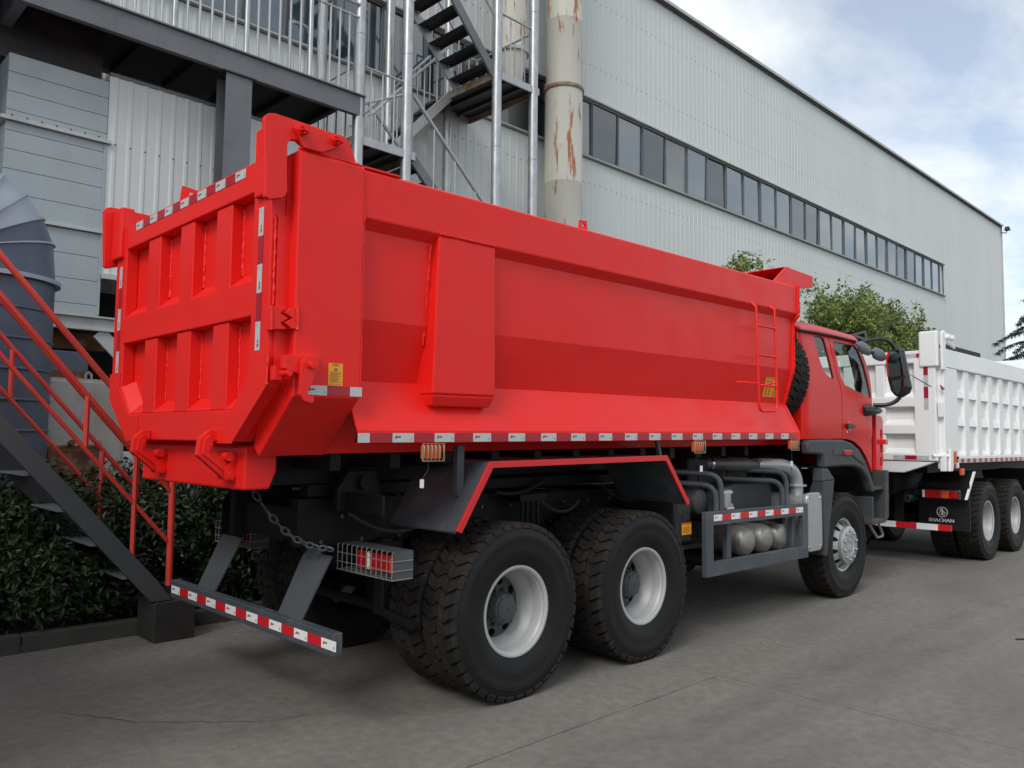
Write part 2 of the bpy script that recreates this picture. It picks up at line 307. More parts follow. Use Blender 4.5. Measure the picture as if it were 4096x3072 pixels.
# ------------------------------------------------------------------ mesh helpers
WM = {}
class MB:
    def __init__(s): s.v = []; s.f = []; s.m = []; s.cm = 0
    def mat(s, i): s.cm = i; return s
    def add(s, vs_, fs_):
        b = len(s.v); s.v += [tuple(q) for q in vs_]
        for f in fs_: s.f.append(tuple(i + b for i in f)); s.m.append(s.cm)
        return s
    def box(s, x0, x1, y0, y1, z0, z1):
        return s.hexa([(x0, y0), (x1, y0), (x1, y1), (x0, y1)], z0, z1)
    def hexa(s, b, z0, z1):
        n = len(b)
        vs_ = [(p[0], p[1], z0) for p in b] + [(p[0], p[1], z1) for p in b]
        return s.add(vs_, [tuple(range(n - 1, -1, -1)), tuple(range(n, 2 * n))] + [(i, (i + 1) % n, n + (i + 1) % n, n + i) for i in range(n)])
    def hull8(s, a, b):                       # two quads joined
        return s.add(list(a) + list(b), [(3, 2, 1, 0), (4, 5, 6, 7), (0, 1, 5, 4), (1, 2, 6, 5), (2, 3, 7, 6), (3, 0, 4, 7)])
    def bar(s, p0, p1, w, h, up=(0, 0, 1)):   # rectangular bar between two points
        p0, p1 = Vector(p0), Vector(p1); d = (p1 - p0).normalized(); up = Vector(up)
        sx = d.cross(up)
        if sx.length < 1e-4: sx = d.cross(Vector((1, 0, 0)))
        sx.normalize(); sz = sx.cross(d)
        q = lambda c: [c - sx * w / 2 - sz * h / 2, c + sx * w / 2 - sz * h / 2, c + sx * w / 2 + sz * h / 2, c - sx * w / 2 + sz * h / 2]
        return s.hull8(q(p0), q(p1))
    def tube(s, pts, r, seg=8, cap=True):
        pts = [Vector(p) for p in pts]; rings = []
        rr = r if isinstance(r, (list, tuple)) else [r] * len(pts)
        d0 = (pts[1] - pts[0]).normalized()
        a = Vector((0, 0, 1)) if abs(d0.z) < 0.9 else Vector((1, 0, 0))
        nrm = d0.cross(a).normalized(); vs_ = []; fs_ = []
        for i, p in enumerate(pts):
            if i == 0: t = d0; k = 1
            elif i == len(pts) - 1: t = (pts[i] - pts[i - 1]).normalized(); k = 1
            else:
                t1 = (pts[i] - pts[i - 1]).normalized(); t2 = (pts[i + 1] - pts[i]).normalized()
                t = (t1 + t2)
                t = t.normalized() if t.length > 1e-5 else t1
            nrm = (nrm - t * nrm.dot(t))
            nrm = nrm.normalized() if nrm.length > 1e-5 else t.orthogonal().normalized()
            bn = t.cross(nrm)
            for j in range(seg):
                an = 2 * math.pi * j / seg
                vs_.append(p + (nrm * math.cos(an) + bn * math.sin(an)) * rr[i])
        n = len(pts)
        for i in range(n - 1):
            for j in range(seg):
                fs_.append((i * seg + j, i * seg + (j + 1) % seg, (i + 1) * seg + (j + 1) % seg, (i + 1) * seg + j))
        if cap: fs_ += [tuple(range(seg - 1, -1, -1)), tuple((n - 1) * seg + j for j in range(seg))]
        return s.add(vs_, fs_)
    def lathe(s, prof, o=(0, 0, 0), ax='y', seg=48, closed=False):  # prof: (r, h)
        vs_ = []; fs_ = []
        for (r, h) in prof:
            for j in range(seg):
                an = 2 * math.pi * j / seg; c, sn = r * math.cos(an), r * math.sin(an)
                p = {'y': (c, h, sn), 'z': (c, sn, h), 'x': (h, c, sn)}[ax]
                vs_.append((p[0] + o[0], p[1] + o[1], p[2] + o[2]))
        n = len(prof)
        for i in range(n - 1 + (1 if closed else 0)):
            k = (i + 1) % n
            for j in range(seg):
                f = (i * seg + j, i * seg + (j + 1) % seg, k * seg + (j + 1) % seg, k * seg + j)
                fs_.append(f if ax != 'y' else f[::-1])
        return s.add(vs_, fs_)
    def plate(s, outer, a, b, ax='y', holes=()):   # polygon with holes extruded along an axis
        loops = [list(outer)] + [list(h) for h in holes]
        tri = tessellate_polygon([[Vector((p[0], p[1], 0)) for p in l] for l in loops])
        flat = [p for l in loops for p in l]; n = len(flat)
        def P(p, t): return {'y': (p[0], t, p[1]), 'x': (t, p[0], p[1]), 'z': (p[0], p[1], t)}[ax]
        vs_ = [P(p, a) for p in flat] + [P(p, b) for p in flat]
        fs_ = []
        if not holes:
            fs_ += [tuple(range(n)), tuple(range(2 * n - 1, n - 1, -1))]
        else:
            fs_ += [tuple(t) for t in tri] + [tuple(i + n for i in t[::-1]) for t in tri]
        b0 = 0
        for l in loops:
            k = len(l)
            fs_ += [(b0 + i, b0 + (i + 1) % k, n + b0 + (i + 1) % k, n + b0 + i) for i in range(k)]
            b0 += k
        return s.add(vs_, fs_)
    def quad(s, a, b, c, d): return s.add([a, b, c, d], [(0, 1, 2, 3)])
    def disc(s, c, r, d, seg=16):
        c = Vector(c); d = Vector(d).normalized(); u = d.orthogonal().normalized(); w = d.cross(u)
        return s.add([c + (u * math.cos(2 * math.pi * j / seg) + w * math.sin(2 * math.pi * j / seg)) * r for j in range(seg)], [tuple(range(seg))])
    def mesh(s, name, mats, smooth=False, angle=38, tilt=False, recalc=True, warp=None, cuts=None):
        if isinstance(mats, str): mats = [mats]
        v = s.v
        me = bpy.data.meshes.new(name)
        me.from_pydata(v, [], s.f); 
        for mm in mats: me.materials.append(MATS[mm])
        me.polygons.foreach_set('material_index', [min(i, len(mats) - 1) for i in s.m])
        if recalc or cuts:
            bm = bmesh.new(); bm.from_mesh(me)
            if cuts:
                bmesh.ops.remove_doubles(bm, verts=bm.verts, dist=1e-5)
                for axv, vals in cuts:
                    no = {'x': (1, 0, 0), 'y': (0, 1, 0), 'z': (0, 0, 1)}[axv]
                    for t in vals:
                        co = tuple(t * q for q in no)
                        bmesh.ops.bisect_plane(bm, geom=bm.verts[:] + bm.edges[:] + bm.faces[:], plane_co=co, plane_no=no, dist=1e-4)
            if recalc: bmesh.ops.recalc_face_normals(bm, faces=bm.faces)
            bm.to_mesh(me); bm.free()
        if warp:
            for q in me.vertices: q.co = warp(q.co)
        if tilt:
            for q in me.vertices: q.co.z += TILT * (q.co.x + 1.25)
        if smooth:
            me.polygons.foreach_set('use_smooth', [True] * len(me.polygons))
            me.set_sharp_from_angle(angle=R(angle))
        me.update()
        return me
    def build(s, name, mats, parent=None, bev=0.0, loc=(0, 0, 0), rot=None, **k):
        return obj(name, s.mesh(name, mats, **k), parent, loc, rot, bev)
TILT = 0.0127

def obj(name, data, parent=None, loc=(0, 0, 0), rot=None, bev=0.0):
    o = bpy.data.objects.new(name, data); col.objects.link(o)
    Mx = Matrix.Translation(loc)
    if rot is not None: Mx = Mx @ (rot if isinstance(rot, Matrix) else Matrix.Rotation(rot, 4, 'Z'))
    WM[o] = Mx
    if parent is not None:
        o.parent = parent; o.matrix_parent_inverse = WM[parent].inverted()
    o.matrix_basis = Mx
    if bev > 0:
        b = o.modifiers.new('bevel', 'BEVEL'); b.width = bev; b.segments = 2; b.limit_method = 'ANGLE'; b.angle_limit = R(40)
    return o
def empty(name, loc=(0, 0, 0), parent=None): return obj(name, None, parent, loc)
def tag(o, label, cat, group=None):
    o['label'] = label; o['category'] = cat
    if group: o['group'] = group
    return o
def thing(name, label, cat, loc=(0, 0, 0), group=None): return tag(empty(name, loc), label, cat, group)
def struct(o): o['kind'] = 'structure'; return o
def bez(p0, p1, p2, n=6):
    p0, p1, p2 = Vector(p0), Vector(p1), Vector(p2)
    return [p0 * (1 - t) ** 2 + p1 * 2 * t * (1 - t) + p2 * t * t for t in [i / n for i in range(n + 1)]]
def rrect(x0, x1, z0, z1, r, n=4):
    out = []
    for cx, cz, a0 in ((x1 - r, z1 - r, 0), (x0 + r, z1 - r, 90), (x0 + r, z0 + r, 180), (x1 - r, z0 + r, 270)):
        for i in range(n + 1):
            a = R(a0 + 90 * i / n); out.append((cx + r * math.cos(a), cz + r * math.sin(a)))
    return out
def circ(cx, cz, r, n=16): return [(cx + r * math.cos(2 * math.pi * i / n), cz + r * math.sin(2 * math.pi * i / n)) for i in range(n)]
def text_mesh(txt, size, matname, name, bold=0.0, depth=0.002, sx=1.0):
    cu = bpy.data.curves.new(name, 'FONT'); cu.body = txt; cu.size = size; cu.extrude = depth; cu.offset = bold
    cu.align_x = 'CENTER'; cu.align_y = 'CENTER'
    o = bpy.data.objects.new(name, cu); col.objects.link(o)
    dg = bpy.context.evaluated_depsgraph_get()
    me = bpy.data.meshes.new_from_object(o.evaluated_get(dg))
    bpy.data.objects.remove(o)
    for q in me.vertices: q.co.x *= sx
    me.materials.clear(); me.materials.append(MATS[matname])
    return me
def tape(name, parent, p0, u, n, h, segs, mats=('tape_white', 'tape_red', 'print_dark', 'print_grey'), start=0, up=(0, 0, 1), tilt=False):
    """retro-reflective strip: p0 lower start, u along, n outward, segs lengths; even = white"""
    p0, u, n, up = Vector(p0), Vector(u).normalized(), Vector(n).normalized(), Vector(up)
    mb = MB(); t = 0.0
    for i, L_ in enumerate(segs):
        white = (i + start) % 2 == 0
        q = lambda a, z, d: p0 + u * a + up * z + n * d
        mb.mat(0 if white else 1)
        mb.hull8([q(t, 0, 0.0015), q(t + L_, 0, 0.0015), q(t + L_, h, 0.0015), q(t, h, 0.0015)], [q(t, 0, 0.003), q(t + L_, 0, 0.003), q(t + L_, h, 0.003), q(t, h, 0.003)])
        if white and L_ > 0.1:
            mb.mat(2)
            a = t + L_ * 0.10
            mb.quad(q(a, h * .42, .0036), q(a + h * .32, h * .42, .0036), q(a + h * .36, h * .72, .0036), q(a + h * .2, h * .72, .0036))
            mb.quad(q(a + h * .4, h * .50, .0036), q(a + h * .8, h * .50, .0036), q(a + h * .84, h * .66, .0036), q(a + h * .42, h * .66, .0036))
            mb.mat(3)
            a = t + L_ * 0.84
            mb.quad(q(a, h * .18, .0036), q(a + h * .22, h * .18, .0036), q(a + h * .22, h * .48, .0036), q(a, h * .48, .0036))
        t += L_
    return mb.build(name, list(mats), parent, recalc=True, tilt=tilt)
# ------------------------------------------------------------------ wheels (axis along y, outer face towards -y)
def tyre_mesh(name, n=40, Rt=0.562, W=0.31, lugs=True):
    k = W / 0.31
    prof = [(.285, -.108), (.292, -.128), (.33, -.148), (.345, -.151), (.349, -.1535), (.40, -.157), (.455, -.156), (.459, -.1575), (.468, -.1575), (.472, -.155),
            (.480, -.1565), (.486, -.1535), (.515, -.148), (.533, -.141), (.545, -.126), (.546, 0)]
    prof = [(r, h * k) for r, h in prof]
    prof = prof + [(r, -h) for r, h in prof[-2::-1]] + [(.275, .10 * k), (.275, -.10 * k)]
    mb = MB().lathe(prof, seg=72, closed=True)
    if lugs:
        mb.mat(1)
        def sh(w):
            a = abs(w) / k
            return 0.42 * (a / .06 if a < .06 else max(0, 1 - (a - .06) / .075))
        cols = [(-.137, -.064, .25), (-.057, -.004, .13), (.004, .057, .13), (.064, .137, .25)]
        p = 2 * math.pi / n
        for i in range(n):
            for (w0, w1, g) in cols:
                w0, w1 = w0 * k, w1 * k
                a = lambda w, e: (i + sh(w) + e) * p
                lo, hi = g / 2, 1 - g / 2
                def P(r, w, an): return (r * math.cos(an), w, r * math.sin(an))
                m_ = (w0 + w1) / 2
                top = [P(Rt - .001, w0, a(w0, lo)), P(Rt, w1, a(w1, lo)), P(Rt, w1, a(w1, hi)), P(Rt - .001, w0, a(w0, hi))]
                bot = [P(.540, w0, a(w0, lo)), P(.540, w1, a(w1, lo)), P(.540, w1, a(w1, hi)), P(.540, w0, a(w0, hi))]
                mb.add(bot + top, [(4, 5, 6, 7), (0, 1, 5, 4), (1, 2, 6, 5), (2, 3, 7, 6), (3, 0, 4, 7)])
                if abs(w0) > .1 * k or abs(w1) > .1 * k:      # shoulder lug running down the sidewall
                    s_ = -1 if w0 < 0 else 1; wo = w0 if w0 < 0 else w1; we = s_ * .1525 * k
                    t2 = [P(Rt - .0005, wo, a(wo, lo)), P(Rt - .0005, wo, a(wo, hi)), P(.528, we, a(wo, hi - .04)), P(.528, we, a(wo, lo + .04))]
                    b2 = [P(.53, wo * .97, a(wo, lo)), P(.53, wo * .97, a(wo, hi)), P(.518, s_ * .142 * k, a(wo, hi)), P(.518, s_ * .142 * k, a(wo, lo))]
                    mb.hull8(b2, t2)
    return mb.mesh(name, ['rubber', 'rubber_tread'], smooth=True, angle=32)

def holed_ring(mb, r1, y1, r2, y2, n, hr, hrx=None, depth=0.03):
    """conical ring with n round hand holes and short dark sleeves"""
    p = 2 * math.pi / n; hrx = hrx or hr; rm = (r1 + r2) / 2
    def P(r, an):
        t = (r - r1) / (r2 - r1); return Vector((r * math.cos(an), y1 + (y2 - y1) * t, r * math.sin(an)))
    for i in range(n):
        a0 = i * p; K = 16; outer = []; inner = []; back = []
        for j in range(K):
            th = 2 * math.pi * j / K; c, s_ = math.cos(th), math.sin(th); m_ = max(abs(c), abs(s_))
            outer.append(P(rm + (r2 - r1) / 2 * c / m_, a0 + p / 2 * s_ / m_))
            q = P(rm + hr * c, a0 + hrx / rm * s_); inner.append(q); back.append(q + Vector((0, depth, 0)))
        mb.mat(0).add(outer + inner, [(j, (j + 1) % K, K + (j + 1) % K, K + j) for j in range(K)])
        mb.mat(1).add(inner + back, [(j, (j + 1) % K, K + (j + 1) % K, K + j) for j in range(K)] + [tuple(range(K, 2 * K))])

def rear_rim():
    prof = [(.268, -.128), (.279, -.132), (.288, -.130), (.290, -.122), (.283, -.118), (.262, -.105), (.255, -.085), (.250, -.035), (.246, -.02), (.236, -.008), (.226, .03), (.212, .045), (.207, .075), (.200, .085), (.200, .10), (.275, .12), (.285, .10), (.27, -.10), (.262, -.12)]
    return MB().lathe(prof, seg=64, closed=True).mesh('rim', 'rim_silver', smooth=True, angle=50)
def rear_disc():
    mb = MB()
    holed_ring(mb, .128, .07, .204, .083, 8, .027, .031, .05)
    mb.mat(0).lathe([(.1285, .0705), (.125, .062), (.09, .058)], seg=48)
    for i in range(10):
        a = 2 * math.pi * i / 10 + .15; c = (.117 * math.cos(a), .05, .117 * math.sin(a))
        mb.tube([(c[0], .07, c[2]), (c[0], .042, c[2])], .012, 6); mb.tube([(c[0], .05, c[2]), (c[0], .03, c[2])], .007, 6)
    return mb.mesh('wheel_disc', ['disc_grey', 'hole_black'], smooth=True, angle=40)
def rear_hub():
    mb = MB().lathe([(.106, .07), (.106, .02), (.102, .012), (.100, .008), (.096, -.018), (.090, -.025), (.078, -.027), (.075, -.034), (.03, -.04), (.001, -.04)], seg=40)
    for i in range(8):
        a = 2 * math.pi * i / 8; c, s_ = math.cos(a), math.sin(a)
        mb.tube([(.100 * c, .02, .100 * s_), (.100 * c, .0, .100 * s_)], .008, 6)
        mb.tube([(.086 * c, -.022, .086 * s_), (.086 * c, -.032, .086 * s_)], .006, 6)
    mb.tube([(0, -.035, 0), (0, -.05, 0)], .011, 6)
    return mb.mesh('hub', 'disc_grey', smooth=True, angle=40)
def front_rim():
    mb = MB().mat(0).lathe([(.262, -.105), (.279, -.115), (.288, -.113), (.290, -.105), (.281, -.10), (.262, -.09), (.252, -.06), (.25, .06), (.27, .09), (.285, .09), (.285, .06), (.262, .0), (.262, -.09)], seg=64, closed=True)
    holed_ring(mb, .178, -.145, .251, -.055, 10, .030, .026, .03)
    mb.mat(0).lathe([(.18, -.1445), (.178, -.155), (.168, -.165)], seg=48)
    return mb.mesh('rim', ['rim_silver', 'hole_black'], smooth=True, angle=45)
def front_cover():
    mb = MB().mat(0).lathe([(.20, -.15), (.205, -.165), (.203, -.182), (.19, -.190), (.105, -.194), (.10, -.188), (.001, -.188)], seg=56)
    for i in range(10):
        a = 2 * math.pi * i / 10; c = (.152 * math.cos(a), .152 * math.sin(a))
        mb.mat(1).lathe([(.0215, -.187), (.0215, -.1945)], o=(c[0], 0, c[1]), seg=12)
        mb.mat(0).lathe([(.017, -.19), (.017, -.204), (.010, -.211), (.001, -.212)], o=(c[0], 0, c[1]), seg=10)
    # raised three-armed emblem
    mb.mat(0)
    mb.plate([(-.045, .04), (.012, .07), (-.006, .012), (-.02, .03)], -.196, -.186)
    mb.plate([(-.04, .01), (-.022, .02), (-.005, -.055), (-.022, -.06)], -.196, -.186)
    mb.plate([(.002, -.055), (.03, -.05), (.032, .03), (.016, .05), (.01, -.01)], -.196, -.186)
    return mb.mesh('wheel_cover', ['wheel_cover', 'disc_grey'], smooth=True, angle=40)
TYRE = tyre_mesh('tyre'); TYRE_W = tyre_mesh('tyre')
RIM, DISC, HUB, FRIM, FCOV = rear_rim(), rear_disc(), rear_hub(), front_rim(), front_cover()
def wheel(parent, kind, c, side, spin=0.0):
    """side=+1 outer face to -y, -1 outer face to +y"""
    rot = Matrix.Rotation(0 if side > 0 else math.pi, 4, 'Z') @ Matrix.Rotation(spin, 4, 'Y')
    if kind == 'inner':
        e = obj('inner_wheel', None, parent, c, rot)
        obj('tyre', TYRE, e, c, rot)
        return e
    e = obj('wheel', None, parent, c, rot)
    obj('tyre', TYRE, e, c, rot)
    if kind == 'rear':
        obj('rim', RIM, e, c, rot); obj('wheel_disc', DISC, e, c, rot); obj('hub', HUB, e, c, rot)
    else:
        obj('rim', FRIM, e, c, rot); obj('wheel_cover', FCOV, e, c, rot)
    return e

# ------------------------------------------------------------------ red dump truck
CY = 1.22                                   # centre line of the trucks
def my(y): return 2 * CY - y
RT = thing('dump_truck', 'red six-wheel dump truck with high U-shaped tipping body parked side on', 'dump truck', (1.5, CY, 0))
WZ = .556
for x, k in ((0, 'rear'), (1.35, 'rear'), (5.03, 'front')):
    if k == 'rear':
        sp = (.2 if x == 0 else .9)
        wheel(RT, 'rear', (x, .145, WZ), 1, sp); wheel(RT, 'inner', (x, .49, WZ), 1, sp + .1)
        wheel(RT, 'rear', (x, my(.145), WZ), -1, sp); wheel(RT, 'inner', (x, my(.49), WZ), -1, sp + .2)
    else:
        wheel(RT, 'front', (x, .20, WZ), 1, .35); wheel(RT, 'front', (x, my(.20), WZ), -1, .1)

# dump body shell -------------------------------------------------
XR, XF = -1.62, 3.86
def side_section(s):                         # outer skin from floor to rail, right side y then mirrored
    pts = [(.33, 1.555), (.16, 1.975), (.07, 2.31), (.055, 2.80), (.055, 2.83)]
    return [(p[0] if s > 0 else my(p[0]), p[1]) for p in pts]
mb = MB()
o_ = side_section(1); t_ = .012
inner_ = [(p[0] + .05, p[1] + (.05 if i == 0 else 0)) for i, p in enumerate(o_)]
outline = o_ + [(my(p[0]), p[1]) for p in o_[::-1]] + [(my(p[0]), p[1]) for p in inner_] + inner_[::-1]
mb.plate(outline, XR + .1, XF, 'x')
BODY = mb.build('dump_body', 'red_body', RT, tilt=True, bev=.006)
for s in (1, -1):
    Y = (lambda y: y) if s > 0 else my
    def P2(mbx, pts, a, b, ax='x'): return mbx.plate([(Y(p[0]), p[1]) for p in pts], a, b, ax)
    # top rail: box beam with chamfered underside
    P2(MB(), [(-.002, 2.862), (-.002, 3.125), (.012, 3.135), (.12, 3.135), (.12, 2.80), (.058, 2.805)], -1.246, XF - .012).build('top_rail', 'red_body', BODY, tilt=True, bev=.008)
    # apron flaring out over the wheels
    P2(MB(), [(.155, 1.972), (.002, 1.69), (.002, 1.622), (.03, 1.615), (.03, 1.622), (.008, 1.63), (.012, 1.685), (.17, 1.97)], -1.245, XF - .012).build('apron', 'red_body', BODY, tilt=True, bev=.004)
    # rear corner post
    P2(MB(), [(-.012, 1.862), (-.012, 3.13), (.0, 3.142), (.16, 3.142), (.16, 2.31), (.40, 1.60), (.335, 1.548)], -1.645, -1.2455).build('rear_post', 'red_body', BODY, tilt=True, bev=.014)
    # side rib
    rb = MB()
    rb.hull8([(-.705, Y(.001), 2.858), (-.245, Y(.001), 2.858), (-.245, Y(.12), 2.858), (-.705, Y(.12), 2.858)],
             [(-.735, Y(.001), 1.905), (-.230, Y(.001), 1.905), (-.230, Y(.20), 1.905), (-.735, Y(.20), 1.905)])
    rb.hull8([(-.735, Y(.001), 1.904), (-.230, Y(.001), 1.904), (-.230, Y(.20), 1.904), (-.735, Y(.20), 1.904)],
             [(-.715, Y(.03), 1.835), (-.255, Y(.03), 1.835), (-.255, Y(.2), 1.835), (-.715, Y(.2), 1.835)])
    rb.build('side_rib', 'red_body', BODY, tilt=True, bev=.012)
    # front end plate following the section
    ep = [(-.016, 2.83), (-.016, 3.15), (.2, 3.15), (.2, 2.31), (.36, 1.56), (.2, 1.56), (-.004, 1.61), (-.004, 1.69), (.145, 1.975), (.045, 2.31), (.042, 2.775)]
    P2(MB(), ep, XF - .011, XF + .022).build('end_plate', 'red_body', BODY, tilt=True, bev=.005)
    # rail lug with an eye
    lg = MB().plate([(.62, 3.12), (.715, 3.12), (.705, 3.215), (.63, 3.21)], Y(.05), Y(.066), 'y', [circ(.667, 3.178, .018, 12)])
    lg.build('lifting_lug', 'red_body', BODY, tilt=True)
mb = MB()
MB().box(-1.24, -1.0, -.004, .11, 3.136, 3.150).build('cover_plate', 'red_body', BODY, tilt=True, bev=.004)
# inside floor, front wall and canopy
mb.plate([(.40, 1.57), (my(.40), 1.57), (my(.25), 2.0), (my(.12), 2.31), (my(.12), 3.16), (.12, 3.16), (.12, 2.31), (.25, 2.0)], XF + .0225, XF + .06, 'x')
mb.build('front_wall', 'red_body', BODY, tilt=True)
cb = MB()
for y0, y1 in ((.055, .075), (my(.075), my(.055))):
    cb.plate([(3.47, 3.137), (3.76, 3.33), (4.34, 3.31), (4.32, 3.19), (3.87, 3.12)], y0, y1, 'y')
cb.hull8([(3.76, .0755, 3.325), (3.76, my(.0755), 3.325), (4.34, my(.0755), 3.305), (4.34, .0755, 3.305)], [(3.76, .0755, 3.335), (3.76, my(.0755), 3.335), (4.34, my(.0755), 3.315), (4.34, .0755, 3.315)])
cb.hull8([(3.87, .0755, 3.16), (3.87, my(.0755), 3.16), (4.33, my(.0755), 3.2), (4.33, .0755, 3.2)], [(3.87, .0755, 3.17), (3.87, my(.0755), 3.17), (4.33, my(.0755), 3.305), (4.33, .0755, 3.305)])
cb.build('canopy', 'red_body', BODY, tilt=True, bev=.004)
# floor beams below
for y in (.84, my(.84)):
    MB().box(-1.5, 3.7, y - .06, y + .06, 1.36, 1.553).build('floor_beam', 'chassis_black', BODY, tilt=True)
for i in range(12):
    x = -1.2 + i * .42
    MB().box(x, x + .07, .34, my(.34), 1.46, 1.5525).build('cross_bearer', 'chassis_black', BODY, tilt=True)
# weld beads on the visible edges
def bead(path, r=.0075, n=None, parent=None, tilt=True):
    pts = []; path = [Vector(p) for p in path]
    for a, b in zip(path, path[1:]):
        L_ = (b - a).length; k = max(2, int(L_ / .014))
        for i in range(k): pts.append(a.lerp(b, i / k) + Vector((random.uniform(-1, 1), random.uniform(-1, 1), random.uniform(-1, 1))) * .0018)
    pts.append(path[-1])
    return MB().tube(pts, [r * 1.35 * random.uniform(.5, 1.3) for _ in pts], 5).build('weld_bead', 'red_body', parent, smooth=True, angle=60, tilt=tilt)
bead([(-1.243, -.006, 1.87), (-1.243, -.006, 3.12)], .005, parent=BODY)
bead([(-1.64, .01, 3.146), (-1.25, .002, 3.146)], .007, parent=BODY)
bead([(-.735, .045, 2.80), (-.745, .09, 2.2)], .006, parent=BODY)
bead([(XF + .006, -.018, 3.14), (XF + .006, -.018, 2.84), (XF + .006, .04, 2.77), (XF + .006, .04, 2.32), (XF + .006, .14, 1.98)], .007, parent=BODY)
bead([(-.70, -.002, 2.862), (-.25, -.002, 2.862)], .005, parent=BODY)
# ladder on the side
def ladder(Y, parent):
    ld = empty('ladder', (3.05, Y(0), 1.9), parent)
    yo = Y(-.045)
    for xx in (3.0, 3.345):
        pass
    path = [(2.965, Y(.0), 2.87), (2.965, yo, 2.83), (2.985, yo, 2.4), (3.0, yo, 1.96)] + bez((3.0, yo, 1.96), (3.005, yo, 1.885), (3.06, yo, 1.88), 5)[1:] + \
           bez((3.28, yo, 1.885), (3.335, yo, 1.89), (3.335, yo, 1.955), 5) + [(3.33, yo, 2.4), (3.31, yo, 2.84), (3.31, Y(.0), 2.87)]
    MB().tube(path, .013, 8).build('ladder_rail', 'red_body', ld, smooth=True, tilt=True)
    for z, a, b in ((2.66, 2.972, 3.316), (2.39, 2.985, 3.33), (2.115, 2.995, 3.333)):
        MB().tube([(a, yo, z), (b, yo, z)], .011, 8).build('rung', 'red_body', ld, smooth=True, tilt=True)
    MB().tube([(2.99, yo, 2.13), (2.90, Y(.04), 2.14), (2.87, Y(.11), 2.14)], .009, 6).build('ladder_bracket', 'red_body', ld, smooth=True, tilt=True)
    MB().tube([(3.33, yo, 2.15), (3.22, Y(.09), 2.12)], .009, 6).build('ladder_bracket', 'red_body', ld, smooth=True, tilt=True)
ladder(lambda y: y, RT)

# reflective tape on the right side: rail strip, post strip
seg = [.075, .152] + [.150, .151] * 40
def fit(segs, total):
    out = []; t = 0
    for s_ in segs:
        if t + s_ > total: break
        out.append(s_); t += s_
    return out
tape('reflective_tape', RT, (-1.243, .002, 1.624), (1, 0, 0), (0, -1, 0), .052, fit(seg, 5.08), tilt=True)
tape('reflective_tape', RT, (-1.575, -.012, 1.872), (1, 0, 0), (0, -1, 0), .050, [.125, .14, .075], tilt=True)
def sticker(parent, p0, w, h, m, lines, tri=False, tilt=False, top=None, u=(1, 0, 0), n=(0, -1, 0), up=(0, 0, 1)):
    p0 = Vector(p0); u = Vector(u).normalized(); n = Vector(n).normalized(); up = Vector(up).normalized(); q = lambda a, z, d: p0 + u * a + up * z + n * d
    b = MB().mat(0)
    b.hull8([q(0, 0, .001), q(w, 0, .001), q(w, h, .001), q(0, h, .001)], [q(0, 0, .0025), q(w, 0, .0025), q(w, h, .0025), q(0, h, .0025)])
    b.mat(1)
    for (a0, a1, z0, z1) in lines: b.quad(q(a0 * w, z0 * h, .003), q(a1 * w, z0 * h, .003), q(a1 * w, z1 * h, .003), q(a0 * w, z1 * h, .003))
    if tri:
        for (A, B) in (((.38, .68), (.62, .68)), ((.38, .68), (.5, .80)), ((.62, .68), (.5, .80))):
            va, vb = q(A[0] * w, A[1] * h, .003), q(B[0] * w, B[1] * h, .003); d = (vb - va).normalized().cross(n) * .0018
            b.quad(va - d, vb - d, vb + d, va + d)
    if top is not None:
        b.mat(2); b.quad(q(0, h * top, .0031), q(w, h * top, .0031), q(w, h, .0031), q(0, h, .0031))
    return b.build('sticker', [m, 'print_black', 'sticker_red'], parent, tilt=tilt)
warn = [(.3, .7, .93, .955), (.25, .75, .885, .9)] + [(.1, random.uniform(.6, .92), .60 - i * .045, .615 - i * .045) for i in range(11)] + [(.06 + i * .09, .11 + i * .09, .05, .075) for i in range(9)]
sticker(RT, (-1.445, -.012, 1.925), .088, .118, 'sticker_orange', warn, True, True)
# load chart sticker behind the ladder, on the sloping lower side
un = Vector((0, -.335, -.09)).normalized()
def onside(x, z): return (x, .07 + (2.31 - z) / .335 * .09 - .002, z)
chart = [(.2 + c * .3, .32 + c * .3, .1 + r * .13, .17 + r * .13) for c in range(2) for r in range(6)] + [(.1, .9, .93, .95)]
sticker(RT, onside(3.40, 2.03), .20, .19, 'sticker_orange', chart, tilt=True, n=un, up=(0, -.09, .335))
sticker(RT, onside(3.61, 2.03), .055, .10, 'sticker_orange', [(.1, .9, .2 + i * .15, .24 + i * .15) for i in range(5)], tilt=True, n=un, up=(0, -.09, .335))

